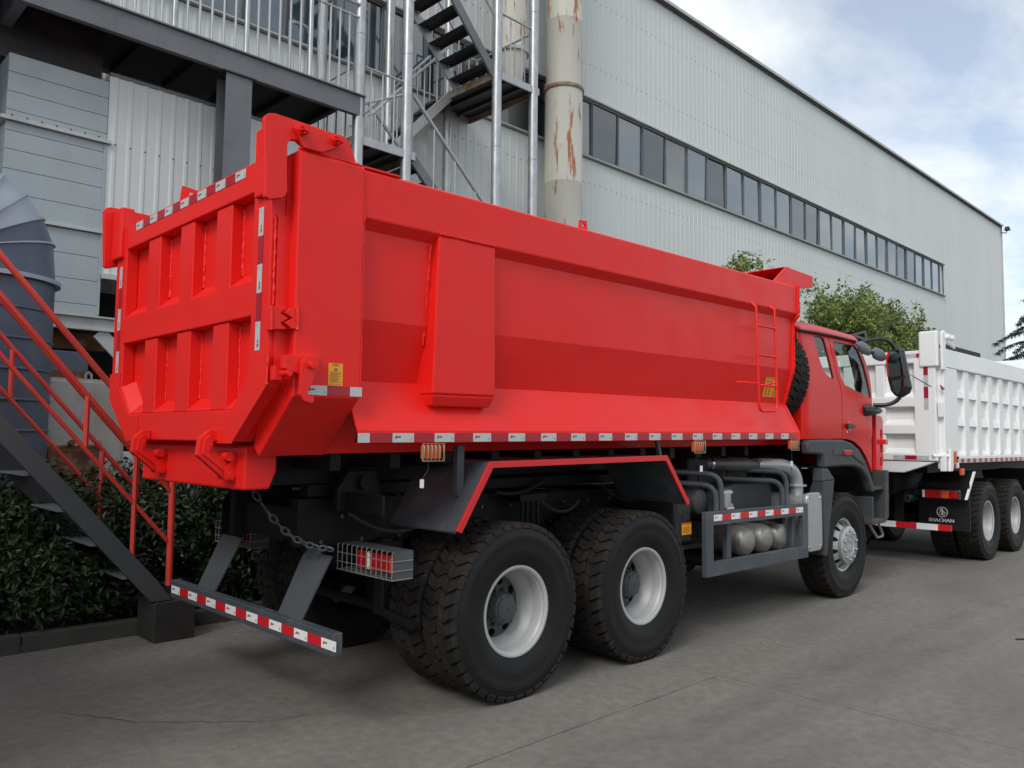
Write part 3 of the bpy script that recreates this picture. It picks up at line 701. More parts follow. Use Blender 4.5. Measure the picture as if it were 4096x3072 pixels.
# tailgate -----------------------------------------------------------
XT = -1.748
oct_ = [(.075, 1.915), (.435, 1.628), (my(.435), 1.628), (my(.075), 1.915), (my(.075), 3.118), (.075, 3.118)]
up_open = [(.27, 2.468), (my(.27), 2.468), (my(.27), 2.952), (.27, 2.952)]
lo_open = [(.27, 1.985), (.45, 1.80), (my(.45), 1.80), (my(.27), 1.985), (my(.27), 2.288), (.27, 2.288)]
TG = MB().plate(oct_, XT, XT + .083, 'x', [up_open, lo_open]).build('tailgate', 'red_body', RT, tilt=True, bev=.007)
MB().plate([(y, z) for y, z in oct_], XT + .084, XT + .112, 'x').build('tailgate_sheet', 'red_body', TG, tilt=True)
RIBS = [(.555, .75), (1.065, 1.262), (1.585, 1.79)]
for z0, z1 in ((2.469, 2.950), (1.802, 2.286)):
    for a, b in RIBS:
        MB().box(XT + .012, XT + .083, a, b, z0, z1).build('tailgate_rib', 'red_body', TG, tilt=True, bev=.006)
    # sloping ledge plates at the foot of each bay
    ys = [.271] + [q for r_ in RIBS for q in r_] + [my(.271)]
    for i in range(0, len(ys), 2):
        a, b = ys[i] + .002, ys[i + 1] - .002
        if z0 < 2 : a = max(a, .46); b = min(b, my(.46))
        MB().hull8([(XT + .004, a, z0 - .001), (XT + .004, b, z0 - .001), (XT + .0835, b, z0 - .001), (XT + .0835, a, z0 - .001)],
                   [(XT + .006, a, z0 + .004), (XT + .006, b, z0 + .004), (XT + .0835, b, z0 + .075), (XT + .0835, a, z0 + .075)]).build('ledge_plate', 'red_body', TG, tilt=True, bev=.003)
# sloping corner plates in the lower bays
for Y in (lambda y: y, my):
    MB().hull8([(XT + .004, Y(.272), 1.987), (XT + .004, Y(.452), 1.803), (XT + .0835, Y(.452), 1.803), (XT + .0835, Y(.272), 1.987)],
               [(XT + .006, Y(.276), 1.99), (XT + .006, Y(.456), 1.806), (XT + .0835, Y(.50), 1.85), (XT + .0835, Y(.32), 2.03)]).build('corner_plate', 'red_body', TG, tilt=True, bev=.003)
    # doubler plate on the lower corners
    MB().plate([(Y(.058), 2.085), (Y(.062), 1.91), (Y(.43), 1.617), (Y(.62), 1.617), (Y(.62), 1.78), (Y(.44), 1.79), (Y(.255), 1.98), (Y(.255), 2.085)], XT - .008, XT - .0005, 'x').build('doubler_plate', 'red_body', TG, tilt=True, bev=.002)
    # outer edge flange
    MB().box(XT + .03, XT + .11, min(Y(.06), Y(.073)), max(Y(.06), Y(.073)), 1.93, 2.80).build('edge_flange', 'red_body', TG, tilt=True)
    # top block and hinge plate with pins
    MB().box(XT - .03, XT + .06, min(Y(.04), Y(.22)), max(Y(.04), Y(.22)), 2.90, 3.262).build('hinge_block', 'red_body', TG, tilt=True, bev=.01)
    hin = [(-1.839, 3.249), (-1.833, 3.27), (-1.816, 3.286), (-1.782, 3.294), (-1.382, 3.281), (-1.345, 3.264), (-1.295, 3.150), (-1.549, 3.148), (-1.605, 3.160), (-1.656, 3.188), (-1.687, 3.182), (-1.707, 3.165), (-1.711, 3.145), (-1.703, 2.906), (-1.713, 2.883), (-1.732, 2.867), (-1.801, 2.846), (-1.821, 2.858)]
    MB().plate(hin, Y(.0), Y(.035), 'y').build('hinge_plate', 'red_body', TG, tilt=True, bev=.004)
    brk = [(-1.683, 3.239), (-1.676, 3.258), (-1.66, 3.268), (-1.635, 3.275), (-1.423, 3.259), (-1.412, 3.243), (-1.426, 3.202), (-1.524, 3.15), (-1.631, 3.15)]
    MB().plate(brk, Y(-.022), Y(-.001), 'y').build('hinge_bracket', 'red_body', TG, tilt=True, bev=.003)
    for (px, pz) in ((-1.645, 3.232), (-1.444, 3.230)):
        b = MB().tube([(px, Y(-.02), pz), (px, Y(-.05), pz)], .026, 6).tube([(px, Y(-.045), pz), (px, Y(-.075), pz)], .014, 10)
        for i in range(6):
            a = math.pi / 3 * i + .3; b.bar((px + .020 * math.cos(a), Y(-.045), pz + .020 * math.sin(a)), (px + .020 * math.cos(a), Y(-.066), pz + .020 * math.sin(a)), .011, .009)
        b.tube([(px - .03, Y(-.06), pz + .012), (px + .03, Y(-.06), pz - .012)], .004, 6)
        b.build('castle_nut', 'red_body', TG, tilt=True)
# stepped locking plates
MB().plate([(-1.768, 2.307), (-1.685, 2.315), (-1.722, 2.279), (-1.676, 2.257), (-1.72, 2.228), (-1.681, 2.201), (-1.766, 2.192)], -.004, .07, 'y').build('locking_plate', 'red_body', TG, tilt=True, bev=.003)
MB().plate([(-1.635, 2.313), (-1.669, 2.311), (-1.706, 2.280), (-1.660, 2.258), (-1.704, 2.230), (-1.665, 2.203), (-1.635, 2.204)], -.018, .02, 'y').build('locking_plate', 'red_body', BODY, tilt=True, bev=.003)
bead([(-1.77, -.005, 2.31), (-1.77, -.005, 2.19)], .006, parent=TG); bead([(-1.635, -.02, 2.315), (-1.635, -.02, 2.20)], .007, parent=BODY)
bead([(XT + .02, .066, 2.78), (XT + .02, .066, 2.33)], .006, parent=TG)
for a, b in RIBS:
    bead([(XT + .082, a - .004, 2.93), (XT + .082, a - .004, 2.55)], .006, parent=TG); bead([(XT + .082, a - .004, 2.27), (XT + .082, a - .004, 1.88)], .005, parent=TG)
bead([(XT - .004, .056, 2.08), (XT - .004, .06, 1.92)], .006, parent=TG)
# side latch: arm, hook, pin
LT = empty('side_latch', (-1.6, -.05, 2.0), RT)
MB().plate([(-1.72, 2.063), (-1.521, 2.081), (-1.513, 2.057), (-1.617, 1.967), (-1.721, 1.997)], -.055, -.013, 'y').build('latch_arm', 'red_body', LT, tilt=True, bev=.004)
MB().plate([(-1.641, 2.032), (-1.621, 2.058), (-1.586, 2.067), (-1.553, 2.061), (-1.538, 2.033), (-1.548, 1.994), (-1.588, 1.91), (-1.602, 1.881), (-1.593, 1.862), (-1.565, 1.864), (-1.565, 1.832), (-1.585, 1.826), (-1.62, 1.836), (-1.646, 1.869)], -.085, -.058, 'y').build('latch_hook', 'red_body', LT, tilt=True, bev=.003)
MB().tube([(-1.592, -.05, 2.018), (-1.592, -.115, 2.018)], .018, 14).build('latch_pin', 'red_body', LT, smooth=True, tilt=True, bev=.002)
MB().tube([(-1.70, .03, 1.975), (-1.70, -.075, 1.975)], .017, 12).build('tailgate_pin', 'red_body', LT, smooth=True, tilt=True)
MB().plate([(-1.742, 2.012), (-1.70, 2.012), (-1.70, 1.94), (-1.742, 1.94)], .0, .05, 'y').build('pin_bracket', 'red_body', LT, tilt=True, bev=.003)
bead([(-1.512, -.014, 2.07), (-1.512, -.014, 1.99)], .005, parent=LT)
# tapes on the tailgate
tape('reflective_tape', RT, (XT, my(.44), 3.055), (0, -1, 0), (-1, 0, 0), .052, [.125] * 13, tilt=True)
tape('reflective_tape', RT, (XT, .205, 2.10), (0, 0, 1), (-1, 0, 0), .052, [.15] * 5, up=(0, -1, 0), tilt=True)
tape('reflective_tape', RT, (XT, my(.153), 2.09), (0, 0, 1), (-1, 0, 0), .052, [.15] * 5, up=(0, -1, 0), tilt=True)
# rear sill with the bottom latches
SILL = MB().plate([(-1.655, 1.362), (-1.50, 1.362), (-1.46, 1.46), (-1.46, 1.60), (-1.655, 1.60)], .475, my(.475), 'y').build('rear_sill', 'red_body', RT, tilt=True, bev=.012)
for y in (.62, 1.60):
    LH = empty('bottom_latch', (-1.8, y, 1.5), RT)
    hp = [(-1.75, 1.69), (-1.80, 1.69), (-1.852, 1.645), (-1.862, 1.555), (-1.70, 1.415), (-1.66, 1.44), (-1.66, 1.49), (-1.77, 1.575), (-1.775, 1.625), (-1.752, 1.635)]
    MB().plate(hp, y - .022, y + .022, 'y').build('latch_hook', 'red_body', LH, tilt=True, bev=.004)
    MB().plate([(-1.83, 1.64), (-1.80, 1.665), (-1.78, 1.62), (-1.80, 1.57), (-1.70, 1.49), (-1.72, 1.47), (-1.84, 1.56)], y - .034, y + .034, 'y').build('hook_stiffener', 'red_body', LH, tilt=True, bev=.003)
    MB().tube([(-1.70, y - .07, 1.545), (-1.70, y + .07, 1.545)], .026, 14).build('latch_pin', 'red_body', LH, smooth=True, tilt=True)
    MB().tube([(-1.685, y - .06, 1.44), (-1.685, y + .06, 1.44)], .02, 12).build('pivot_pin', 'red_body', LH, smooth=True, tilt=True)
    for dy in (-.042, .042):
        MB().plate([(-1.653, 1.56), (-1.72, 1.47), (-1.715, 1.42), (-1.653, 1.41)], y + dy - .007, y + dy + .007, 'y').build('latch_bracket', 'red_body', LH, tilt=True)
# lifting lug on top of the tailgate
MB().plate([(-1.745, 3.115), (-1.60, 3.115), (-1.60, 3.195), (-1.735, 3.21)], 1.265, 1.283, 'y', [circ(-1.672, 3.162, .022, 12)]).build('lifting_lug', 'red_body', TG, tilt=True)

# chassis --------------------------------------------------------------
CH = empty('chassis', (1.5, CY, .9), RT)
for y in (.80, my(.80)):
    MB().plate([(-1.16, .98), (5.6, .90), (5.6, 1.16), (-1.16, 1.27)], y - .04, y + .04, 'y').build('frame_rail', 'chassis_black', CH)
    MB().box(-1.1, 3.6, y - .05, y + .05, 1.285, 1.355).build('sub_frame', 'chassis_black', CH)
    # leaf springs
    for k in range(7):
        L_ = .72 - k * .075
        MB().tube([(.675 - L_, y - .17, .70 + k * .022), (.675 - L_ * .5, y - .17, .79 + k * .024), (.675, y - .17, .82 + k * .026), (.675 + L_ * .5, y - .17, .79 + k * .024), (.675 + L_, y - .17, .70 + k * .022)], .013, 4).build('leaf_spring', 'chassis_black', CH)
    for xx in (.60, .655, .745, .80):
        MB().tube([(xx, y - .21, .78), (xx + (.02 if xx < .7 else -.02), y - .2, 1.20)], .013, 8).build('u_bolt', 'chassis_black', CH, smooth=True)
    MB().box(.56, .84, y - .24, y - .10, 1.19, 1.24).build('spring_saddle', 'chassis_black', CH)
for x in (-1.1, -.2, .7, 1.7, 2.6, 3.5):
    MB().box(x, x + .09, .84, my(.84), 1.0, 1.2).build('cross_member', 'chassis_black', CH)
for x in (0, 1.35):
    MB().tube([(x, .35, WZ), (x, .9, WZ), (x, 1.0, WZ), (x, 1.05, WZ), (x, 1.39, WZ), (x, 1.44, WZ), (x, 1.55, WZ), (x, my(.35), WZ)], [.10, .10, .13, .22, .22, .13, .10, .10], 20).build('rear_axle', 'chassis_black', CH, smooth=True)
    MB().tube([(x + .1, .95, .75), (x + .7, .95, .8)], .04, 8).build('torque_rod', 'chassis_black', CH, smooth=True)
MB().tube([(5.03, .35, WZ - .05), (5.03, my(.35), WZ - .05)], .07, 12).build('front_axle', 'chassis_black', CH, smooth=True)
MB().tube([(-.62, .30, .52), (-.58, .62, .525), (-.5, .9, .53), (-.5, 1.6, .53)], .032, 10).build('stabiliser_bar', 'chassis_black', CH, smooth=True)
MB().box(-.60, -.50, .66, .76, .50, 1.0).build('stabiliser_link', 'chassis_black', CH, bev=.02)
# body pivot and its bracket
MB().plate([(-.98, 1.2), (-.98, 1.34), (-.90, 1.45), (-.70, 1.45), (-.62, 1.2)], .60, .66, 'y').build('pivot_bracket', 'chassis_black', CH, bev=.01)
MB().tube([(-.8, .56, 1.37), (-.8, my(.56), 1.37)], .045, 16).build('pivot_shaft', 'chassis_black', CH, smooth=True)
MB().box(-.92, -.9, .22, .62, 1.20, 1.315).build('mounting_plate', 'chassis_black', CH)
# engine, gearbox and shaft in the dark under the cab
MB().tube([(1.5, CY, .75), (3.4, CY, .85)], .06, 12).build('drive_shaft', 'chassis_black', CH, smooth=True)
MB().box(3.3, 4.6, .9, 1.55, .70, 1.45).build('gearbox', 'chassis_black', CH, bev=.05)
MB().box(4.6, 5.6, .8, 1.65, .75, 1.55).build('engine', 'chassis_black', CH, bev=.05)
# brake chambers, air hoses and wiring
for x in (0, 1.35):
    for y in (.78, my(.78)):
        MB().tube([(x - .34, y + .05, .72), (x - .30, y + .05, .72), (x - .20, y + .05, .72), (x - .16, y + .05, .72)], [.05, .085, .085, .05], 14).build('brake_chamber', 'chassis_black', CH, smooth=True, angle=30)
hr = random.Random(4)
for i in range(12):
    x0 = -.9 + i * .42; y = .62 + hr.uniform(-.05, .1)
    a = Vector((x0, y, 1.22 + hr.uniform(-.05, .1))); b = a + Vector((hr.uniform(.35, .7), hr.uniform(-.12, .12), hr.uniform(-.12, .1)))
    MB().tube(bez(a, (a + b) / 2 - Vector((0, .05, hr.uniform(.08, .22))), b, 8), hr.choice((.008, .011, .014)), 6).build('air_hose', 'cable', CH, smooth=True)
for i in range(9):
    x0 = 2.1 + i * .2; a = Vector((x0, .45 + hr.uniform(-.1, .1), 1.42)); b = a + Vector((hr.uniform(-.2, .3), hr.uniform(-.2, .1), -hr.uniform(.15, .45)))
    MB().tube(bez(a, (a + b) / 2 - Vector((.08, .05, .1)), b, 8), hr.choice((.008, .011)), 6).build('air_hose', 'cable', CH, smooth=True)
for i in range(40):
    x0 = -1.0 + i * .15
    MB().tube([(x0, .758, 1.0 + .15 * (i % 2)), (x0, .748, 1.0 + .15 * (i % 2))], .013, 6).build('frame_bolt', 'pipe_dark', CH)
# rear underrun bumper
BU = empty('rear_bumper', (-1.27, CY, .5), RT)
MB().box(-1.292, -1.232, .115, my(.115) - .01, .475, .598).build('bumper_beam', 'chassis_grey', BU, bev=.006)
tape('reflective_tape', BU, (-1.292, my(.115) - .03, .508), (0, -1, 0), (-1, 0, 0), .054, [.1475] * 15, mats=('tape_bright', 'tape_bright_red', 'print_dark', 'print_grey'))
for y0, y1 in ((.50, .79), (my(.79), my(.50))):
    a, b = min(y0, y1), max(y0, y1)
    MB().hull8([(-1.262, a + .02, .585), (-1.262, b, .585), (-1.25, b, .585), (-1.25, a + .02, .585)], [(-1.09, a - .02, .95), (-1.09, b, .95), (-1.078, b, .95), (-1.078, a - .02, .95)]).build('bumper_stay', 'stair_steel', BU)
    MB().plate([(-1.10, .90), (-1.0, .86), (-.55, .95), (-.55, 1.26), (-1.05, 1.26), (-1.10, 1.18)], b - .012, b, 'y').build('stay_gusset', 'chassis_black', BU)
MB().box(-1.11, -1.085, .60, .72, .82, .98).build('hook_plate', 'chassis_grey', BU)
# safety chain
CHN = empty('safety_chain', (-1.2, .8, 1.1), RT)
ch_pts = [Vector((-1.12, .42, 1.0)).lerp(Vector((-1.34, 1.06, 1.36)), t / 14) - Vector((0, 0, .11 * math.sin(math.pi * t / 14))) for t in range(15)]
for i in range(14):
    a, b = ch_pts[i], ch_pts[i + 1]; d = (b - a).normalized(); s1 = d.orthogonal().normalized()
    s2 = d.cross(s1); sd = s1 if i % 2 else s2; mid = (a + b) / 2; hl, hw = (b - a).length * .62, .017
    loop = [mid + d * (hl * math.cos(2 * math.pi * k / 12)) + sd * (hw * math.sin(2 * math.pi * k / 12)) for k in range(13)]
    MB().tube(loop, .0065, 5, cap=False).build('chain_link', 'chassis_grey', CHN, smooth=True)
# caged tail lamps
def tail_lamp(y0, y1):
    tl = empty('tail_lamp', (-.87, (y0 + y1) / 2, .9), RT)
    w = y1 - y0
    h = MB().box(-.935, -.80, y0, y1, 1.0, 1.004).box(-.935, -.80, y0, y0 + .004, .848, .9995).box(-.80, -.796, y0, y1, .848, 1.004)
    h.build('lamp_housing', 'chassis_grey', tl)
    ls = [(.045, .10, 'lens_amber'), (.105, .225, 'lens_red'), (.23, .30, 'lens_red'), (.305, .335, 'lens_clear'), (.34, .44, 'lens_red')]
    for a, b, m_ in ls:
        MB().box(-.895, -.80, y0 + a, y0 + b, .865, .975).build('lamp_lens', m_, tl, bev=.012)
    wr = MB()
    n = 11
    for i in range(n + 1):
        y = y0 + w * i / n; wr.tube([(-.81, y, .845), (-.94, y, .845), (-.945, y, .85), (-.945, y, .995), (-.935, y, 1.003)], .0028, 5)
    for z in (.845, .895, .95): wr.tube([(-.80, y0 - .004, z), (-.948, y0 - .004, z), (-.948, y1 + .004, z)], .0028, 5)
    wr.build('wire_cage', 'cage_wire', tl, smooth=True)
tail_lamp(.075, .64); tail_lamp(my(.64), my(.075))
MB().box(-.93, -.45, .64, .76, .90, .98).build('lamp_bracket', 'chassis_black', CH)
# mudguard over the rear wheels
for Y in (lambda y: y, my):
    MG = empty('mudguard', (.7, Y(.3), 1.4), RT)
    path = [(-.535, 1.10), (-.272, 1.512), (1.632, 1.54), (1.945, 1.152)]
    inn = [(-.495, 1.085), (-.243, 1.472), (1.612, 1.498), (1.908, 1.135)]
    MB().plate(path + inn[::-1], Y(-.004), Y(.012), 'y').build('mudguard_lip', 'red_trim', MG, bev=.002)
    pb = [(x, z - .004) for x, z in path]
    MB().plate(pb + [(x + (.006 if x < 0 else -.006) * 1, z - .012) for x, z in pb[::-1]], Y(.0125), Y(.68), 'y').build('mudguard_sheet', 'chassis_grey', MG)
    MB().box(-.425, -.37, min(Y(.13), Y(.17)), max(Y(.13), Y(.17)), 1.30, 1.61).build('mudguard_strut', 'chassis_grey', MG)
    MB().bar((1.60, Y(.08), 1.66), (1.66, Y(.08), 1.48), .03, .03).build('mudguard_strut', 'chassis_grey', MG)
# side marker lamps with wire guards and loose plugs
for x, dxp in ((-.82, -.03), (1.98, .09), (3.647, .01)):
    SM = empty('side_marker_lamp', (x + .08, .0, 1.57), RT)
    zt = 1.575 + TILT * (x + 1.25)
    z0 = zt - .06
    MB().box(x + .012, x + .148, -.018, .016, z0 + .01, z0 + .092).build('lamp_lens', 'lens_amber', SM, bev=.008)
    g = MB()
    for i in range(6):
        xx = x + .008 + .144 * i / 5; g.tube([(xx, -.022, z0 + .006), (xx, -.03, z0 + .02), (xx, -.03, z0 + .082), (xx, -.022, z0 + .096)], .0035, 5)
    g.tube([(x, -.026, z0), (x + .16, -.026, z0), (x + .16, -.026, z0 + .1), (x, -.026, z0 + .1), (x, -.026, z0)], .004, 5)
    g.build('wire_guard', 'cage_brass', SM, smooth=True)
    px = x + .05 + dxp
    MB().tube([(x + .06, .0, z0), (x + .062, 0, z0 - .05), (px, 0, z0 - .105)], .0028, 5).build('lamp_wire', 'cable', SM, smooth=True)
    MB().box(px - .012, px + .008, -.008, .008, z0 - .155, z0 - .105).build('wire_plug', 'tape_bright', SM, bev=.002)
    MB().tube([(px, 0, z0 - .155), (px + .03, 0.02, z0 - .22)], .0022, 5).build('lamp_wire', 'cable', SM, smooth=True)
# side guard frame
SG = MB().plate([(2.175, .527), (4.01, .527), (4.01, 1.052), (2.175, 1.065)], -.012, .035, 'y', [[(2.285, .645), (2.285, .948), (3.9, .94), (3.9, .642)]]).build('side_guard', 'chassis_grey', RT, bev=.004)
tape('reflective_tape', RT, (2.285, -.012, .985), (1, 0, -.008), (0, -1, 0), .052, [.13] + [.1487] * 10, mats=('tape_bright', 'tape_bright_red', 'print_dark', 'print_grey'))
MB().box(2.60, 2.665, .045, .10, .60, 1.04).build('guard_upright', 'chassis_grey', RT, bev=.01)
MB().box(3.80, 3.86, .045, .10, .60, 1.04).build('guard_upright', 'chassis_grey', RT, bev=.01)
for x in (2.38, 3.6):
    MB().bar((x, .0355, .9), (x, .78, 1.0), .06, .06).build('guard_bracket', 'chassis_black', RT)
# air tanks
for x in (3.10, 3.44, 3.745):
    AT = MB().lathe([(.001, .098), (.06, .101), (.095, .110), (.115, .125), (.126, .150), (.129, .18), (.133, .18), (.133, .86), (.09, .92), (.001, .93)], o=(x, 0, .742), seg=36).build('air_tank', 'steel_tank', RT, smooth=True, angle=50)
MB().box(2.5, 3.85, .22, .8, .56, .60).build('tank_shelf', 'chassis_black', RT)
# hoops, filter canister, intake box
for dx_, dz in ((0, 0), (.085, .09)):
    MB().tube([(2.50 + dx_, .10, 1.0), (2.50 + dx_, .10, 1.14 + dz)] + bez((2.50 + dx_, .10, 1.14 + dz), (2.50 + dx_, .10, 1.27 + dz), (2.40 + dx_, .18, 1.28 + dz), 5)[1:] + [(2.1 + dx_, .5, 1.30 + dz)], .026, 10).build('guard_hoop', 'chassis_grey', RT, smooth=True)
    MB().tube([(3.70 + dx_, .10, 1.0), (3.70 + dx_, .10, 1.14 + dz)] + bez((3.70 + dx_, .10, 1.14 + dz), (3.70 + dx_, .10, 1.27 + dz), (3.58 + dx_, .16, 1.28 + dz), 5)[1:] + [(3.2 + dx_, .45, 1.30 + dz)], .026, 10).build('guard_hoop', 'chassis_grey', RT, smooth=True)
CN = MB().box(2.83, 2.985, .20, .32, 1.03, 1.215).build('filter_canister', 'silver_paint', RT, bev=.03)
MB().plate(rrect(2.93, 2.96, 1.09, 1.18, .012), .190, .1985, 'y').build('sight_glass', 'print_black', CN)
MB().plate([(2.85, 1.04), (2.97, 1.04), (2.97, 1.055), (2.85, 1.055)], .194, .1985, 'y').build('canister_label', 'tape_bright', CN)
IB = MB().plate([(2.95, .92), (4.0, .92), (4.0, 1.20), (3.95, 1.24), (3.35, 1.26), (3.05, 1.22), (2.95, 1.15)], .36, .80, 'y').build('intake_box', 'plastic_dark', RT, bev=.035)
MB().tube([(2.55, .22, 1.10), (2.62, .22, 1.10)], [.07, .11], 18).build('air_horn', 'pipe_dark', RT, smooth=True)
MB().lathe([(.001, .16), (.06, .165), (.105, .19), (.115, .22), (.115, .45)], o=(2.40, 0, 1.13), seg=28).build('relay_chamber', 'plastic_dark', RT, smooth=True)
# exhaust run with muffler
ex = [(2.75, .62, 1.43), (3.0, .50, 1.44), (3.55, .30, 1.43), (3.85, .22, 1.425)] + bez((3.85, .22, 1.425), (4.10, .16, 1.42), (4.12, .16, 1.23), 7)[1:]
EXH = MB().tube([(2.75, .62, 1.43), (3.0, .50, 1.44), (3.55, .30, 1.43)], .058, 16).build('exhaust_pipe', 'pipe_dark', RT, smooth=True)
MB().tube([(3.2, .428, 1.436), (3.24, .414, 1.436), (3.45, .337, 1.432), (3.49, .323, 1.431)], [.058, .07, .07, .058], 16).build('exhaust_sleeve', 'pipe_dark', RT, smooth=True, angle=30)
MB().tube([(3.55, .30, 1.43), (3.85, .22, 1.425)] + bez((3.85, .22, 1.425), (4.10, .16, 1.42), (4.12, .16, 1.23), 8)[1:] + [(4.12, .16, 1.12)], .066, 18).build('exhaust_elbow', 'silver_paint', RT, smooth=True)
MB().tube([(4.12, .16, 1.21), (4.12, .16, 1.228)], .10, 18).build('exhaust_flange', 'silver_paint', RT, bev=.003)
for p_, q_ in (((3.02, .493, 1.44), (3.045, .485, 1.44)), ((3.56, .297, 1.43), (3.585, .29, 1.43))):
    MB().tube([p_, q_], .066, 16).build('pipe_clamp', 'chrome', RT, smooth=True, angle=30)
MF = MB().plate(rrect(4.03, 4.375, .565, 1.15, .075, 5), .008, .05, 'y').build('muffler', 'silver_paint', RT, bev=.012)
MB().plate(rrect(4.00, 4.36, .58, 1.13, .07, 5), .051, .60, 'y').build('muffler_body', 'silver_paint', MF, smooth=True)
for x, z in ((4.075, 1.10), (4.33, 1.095), (4.075, .615), (4.33, .615)):
    MB().tube([(x, .01, z), (x, -.002, z)], .010, 8).build('bolt', 'chrome', MF)
MB().plate(rrect(4.06, 4.345, .60, 1.115, .055, 5), .0055, .0085, 'y').build('muffler_panel', 'silver_paint', MF, bev=.002)
# battery box with its labels
BB = MB().box(1.93, 2.16, .12, .70, .80, 1.19).build('battery_box', 'plastic_black', RT, bev=.03)
MB().box(1.88, 2.3, .10, .75, .76, .79).build('battery_tray', 'chassis_black', RT)
sticker(RT, (2.005, .118, .878), .14, .10, 'sticker_orange', [(.1, .8, .55 - i * .13, .59 - i * .13) for i in range(4)], top=.86)
sticker(RT, (2.03, .118, .99), .10, .055, 'plastic_grey', [(.0, 1., .0, 1.)])
MB().box(2.6, 2.95, .45, .8, 1.2, 1.5).build('valve_block', 'chassis_black', RT, bev=.02)
MB().box(2.0, 2.7, .70, .78, 1.42, 1.58).build('hoist_bracket', 'chassis_black', RT)
MB().tube([(4.0, .9, 1.2), (3.3, .9, 1.46)], .075, 14).build('hoist_ram', 'chassis_black', RT, smooth=True)
MB().box(2.0, 3.9, .60, .66, 1.15, 1.40).build('equipment_panel', 'plastic_black', RT)
# spare wheel leaning behind the cab
SP = obj('spare_wheel', None, RT, (4.02, .58, 2.36), Matrix.Rotation(R(90), 4, 'Z'))
obj('tyre', TYRE, SP, (4.02, .58, 2.36), Matrix.Rotation(R(90), 4, 'Z'))
# ------------------------------------------------------------------ cab of the red truck
CAB = empty('cab', (5.1, CY, 1.7), RT)
def cl(t): return max(0.0, min(1.0, t))
def sidey(x, z):
    y = .08 + .075 * cl((z - 2.12) / .70) ** 1.6
    y += .05 * cl((4.26 - x) / .10) ** 2
    y += .16 * cl((x - 5.80) / .32) ** 2 * (1 - .6 * cl((z - 2.0) / .8))
    y += .010 * cl((1.80 - z) / .12)
    y += .012 * math.exp(-((z - 2.18) / .05) ** 2) * 0
    return y
cutx = [4.18, 4.20, 4.23, 4.26, 4.4, 4.6, 4.8, 5.0, 5.2, 5.4, 5.6, 5.75, 5.82, 5.88, 5.94, 6.0, 6.04]
cutz = [1.4, 1.5, 1.6, 1.7, 1.8, 1.95, 2.1, 2.18, 2.26, 2.34, 2.42, 2.5, 2.58, 2.66, 2.74]
quarter = [(4.166, 1.685), (5.052, 1.70), (5.036, 2.243), (4.971, 2.373), (4.913, 2.617), (4.886, 2.826), (4.38, 2.818), (4.166, 2.80)]
win1 = [(4.536, 2.765), (4.56, 2.788), (4.721, 2.795), (4.775, 2.775), (4.80, 2.70), (4.885, 2.365), (4.872, 2.338), (4.84, 2.338), (4.685, 2.392), (4.605, 2.49), (4.56, 2.62)]
door = [(5.066, 1.70), (5.054, 2.243), (4.989, 2.373), (4.930, 2.617), (4.903, 2.828), (5.60, 2.828), (5.766, 2.68), (5.861, 2.50), (5.99, 2.13), (6.07, 1.98), (6.07, 1.33), (5.86, 1.318), (5.70, 1.50), (5.56, 1.60), (5.40, 1.662), (5.25, 1.692)]
win2 = [(4.985, 2.75), (5.01, 2.772), (5.58, 2.772), (5.65, 2.73), (5.74, 2.56), (5.862, 2.20), (5.852, 2.172), (5.82, 2.172), (5.60, 2.215), (5.16, 2.29), (5.085, 2.36), (5.04, 2.48)]
for s in (1, -1):
    def wp(co, s=s, t=0.0):
        y = sidey(co.x, co.z) + co.y
        return Vector((co.x, y if s > 0 else my(y), co.z))
    Q = MB().plate(quarter, 0, .03, 'y', [win1]).build('quarter_panel', 'red_cab', CAB, cuts=[('x', cutx), ('z', cutz)], warp=wp, smooth=True, angle=40)
    DR = MB().plate(door, 0, .03, 'y', [win2]).build('door', 'red_cab', CAB, cuts=[('x', cutx), ('z', cutz)], warp=wp, smooth=True, angle=40)
    for nm, w_ in (('quarter_window', win1), ('door_window', win2)):
        MB().plate(w_, .012, .016, 'y').build(nm, 'cab_glass', CAB, cuts=[('z', cutz)], warp=wp, smooth=True)
        # rubber seal round the opening
        lp = [Vector((p[0], .012, p[1])) for p in w_] + [Vector((w_[0][0], .012, w_[0][1]))]
        MB().tube([wp(q) for q in lp], .009, 6, cap=False).build('window_seal', 'plastic_black', CAB, smooth=True)
    if s > 0:
        hy = sidey(5.2, 1.84)
        H_ = MB().plate([(5.13, 1.865), (5.20, 1.872), (5.33, 1.85), (5.335, 1.832), (5.22, 1.812), (5.13, 1.808)], hy - .035, hy - .012, 'y').build('door_handle', 'plastic_black', CAB, bev=.008)
        MB().plate(circ(5.235, 1.84, .055, 18), hy - .0015, hy + .004, 'y').build('handle_recess', 'red_trim', CAB)
        MB().tube([(5.16, hy - .006, 1.775), (5.16, hy + .01, 1.775)], .014, 12).build('key_lock', 'chrome', CAB)
# dark gap behind the door seam
MB().plate([(5.04, 1.71), (5.08, 1.71), (5.07, 2.25), (5.0, 2.38), (4.945, 2.61), (4.92, 2.82), (4.87, 2.82), (4.895, 2.61), (4.96, 2.36), (5.02, 2.24)], .022, .04, 'y').build('door_frame', 'plastic_black', CAB, warp=lambda c: Vector((c.x, sidey(c.x, c.z) + c.y, c.z)))
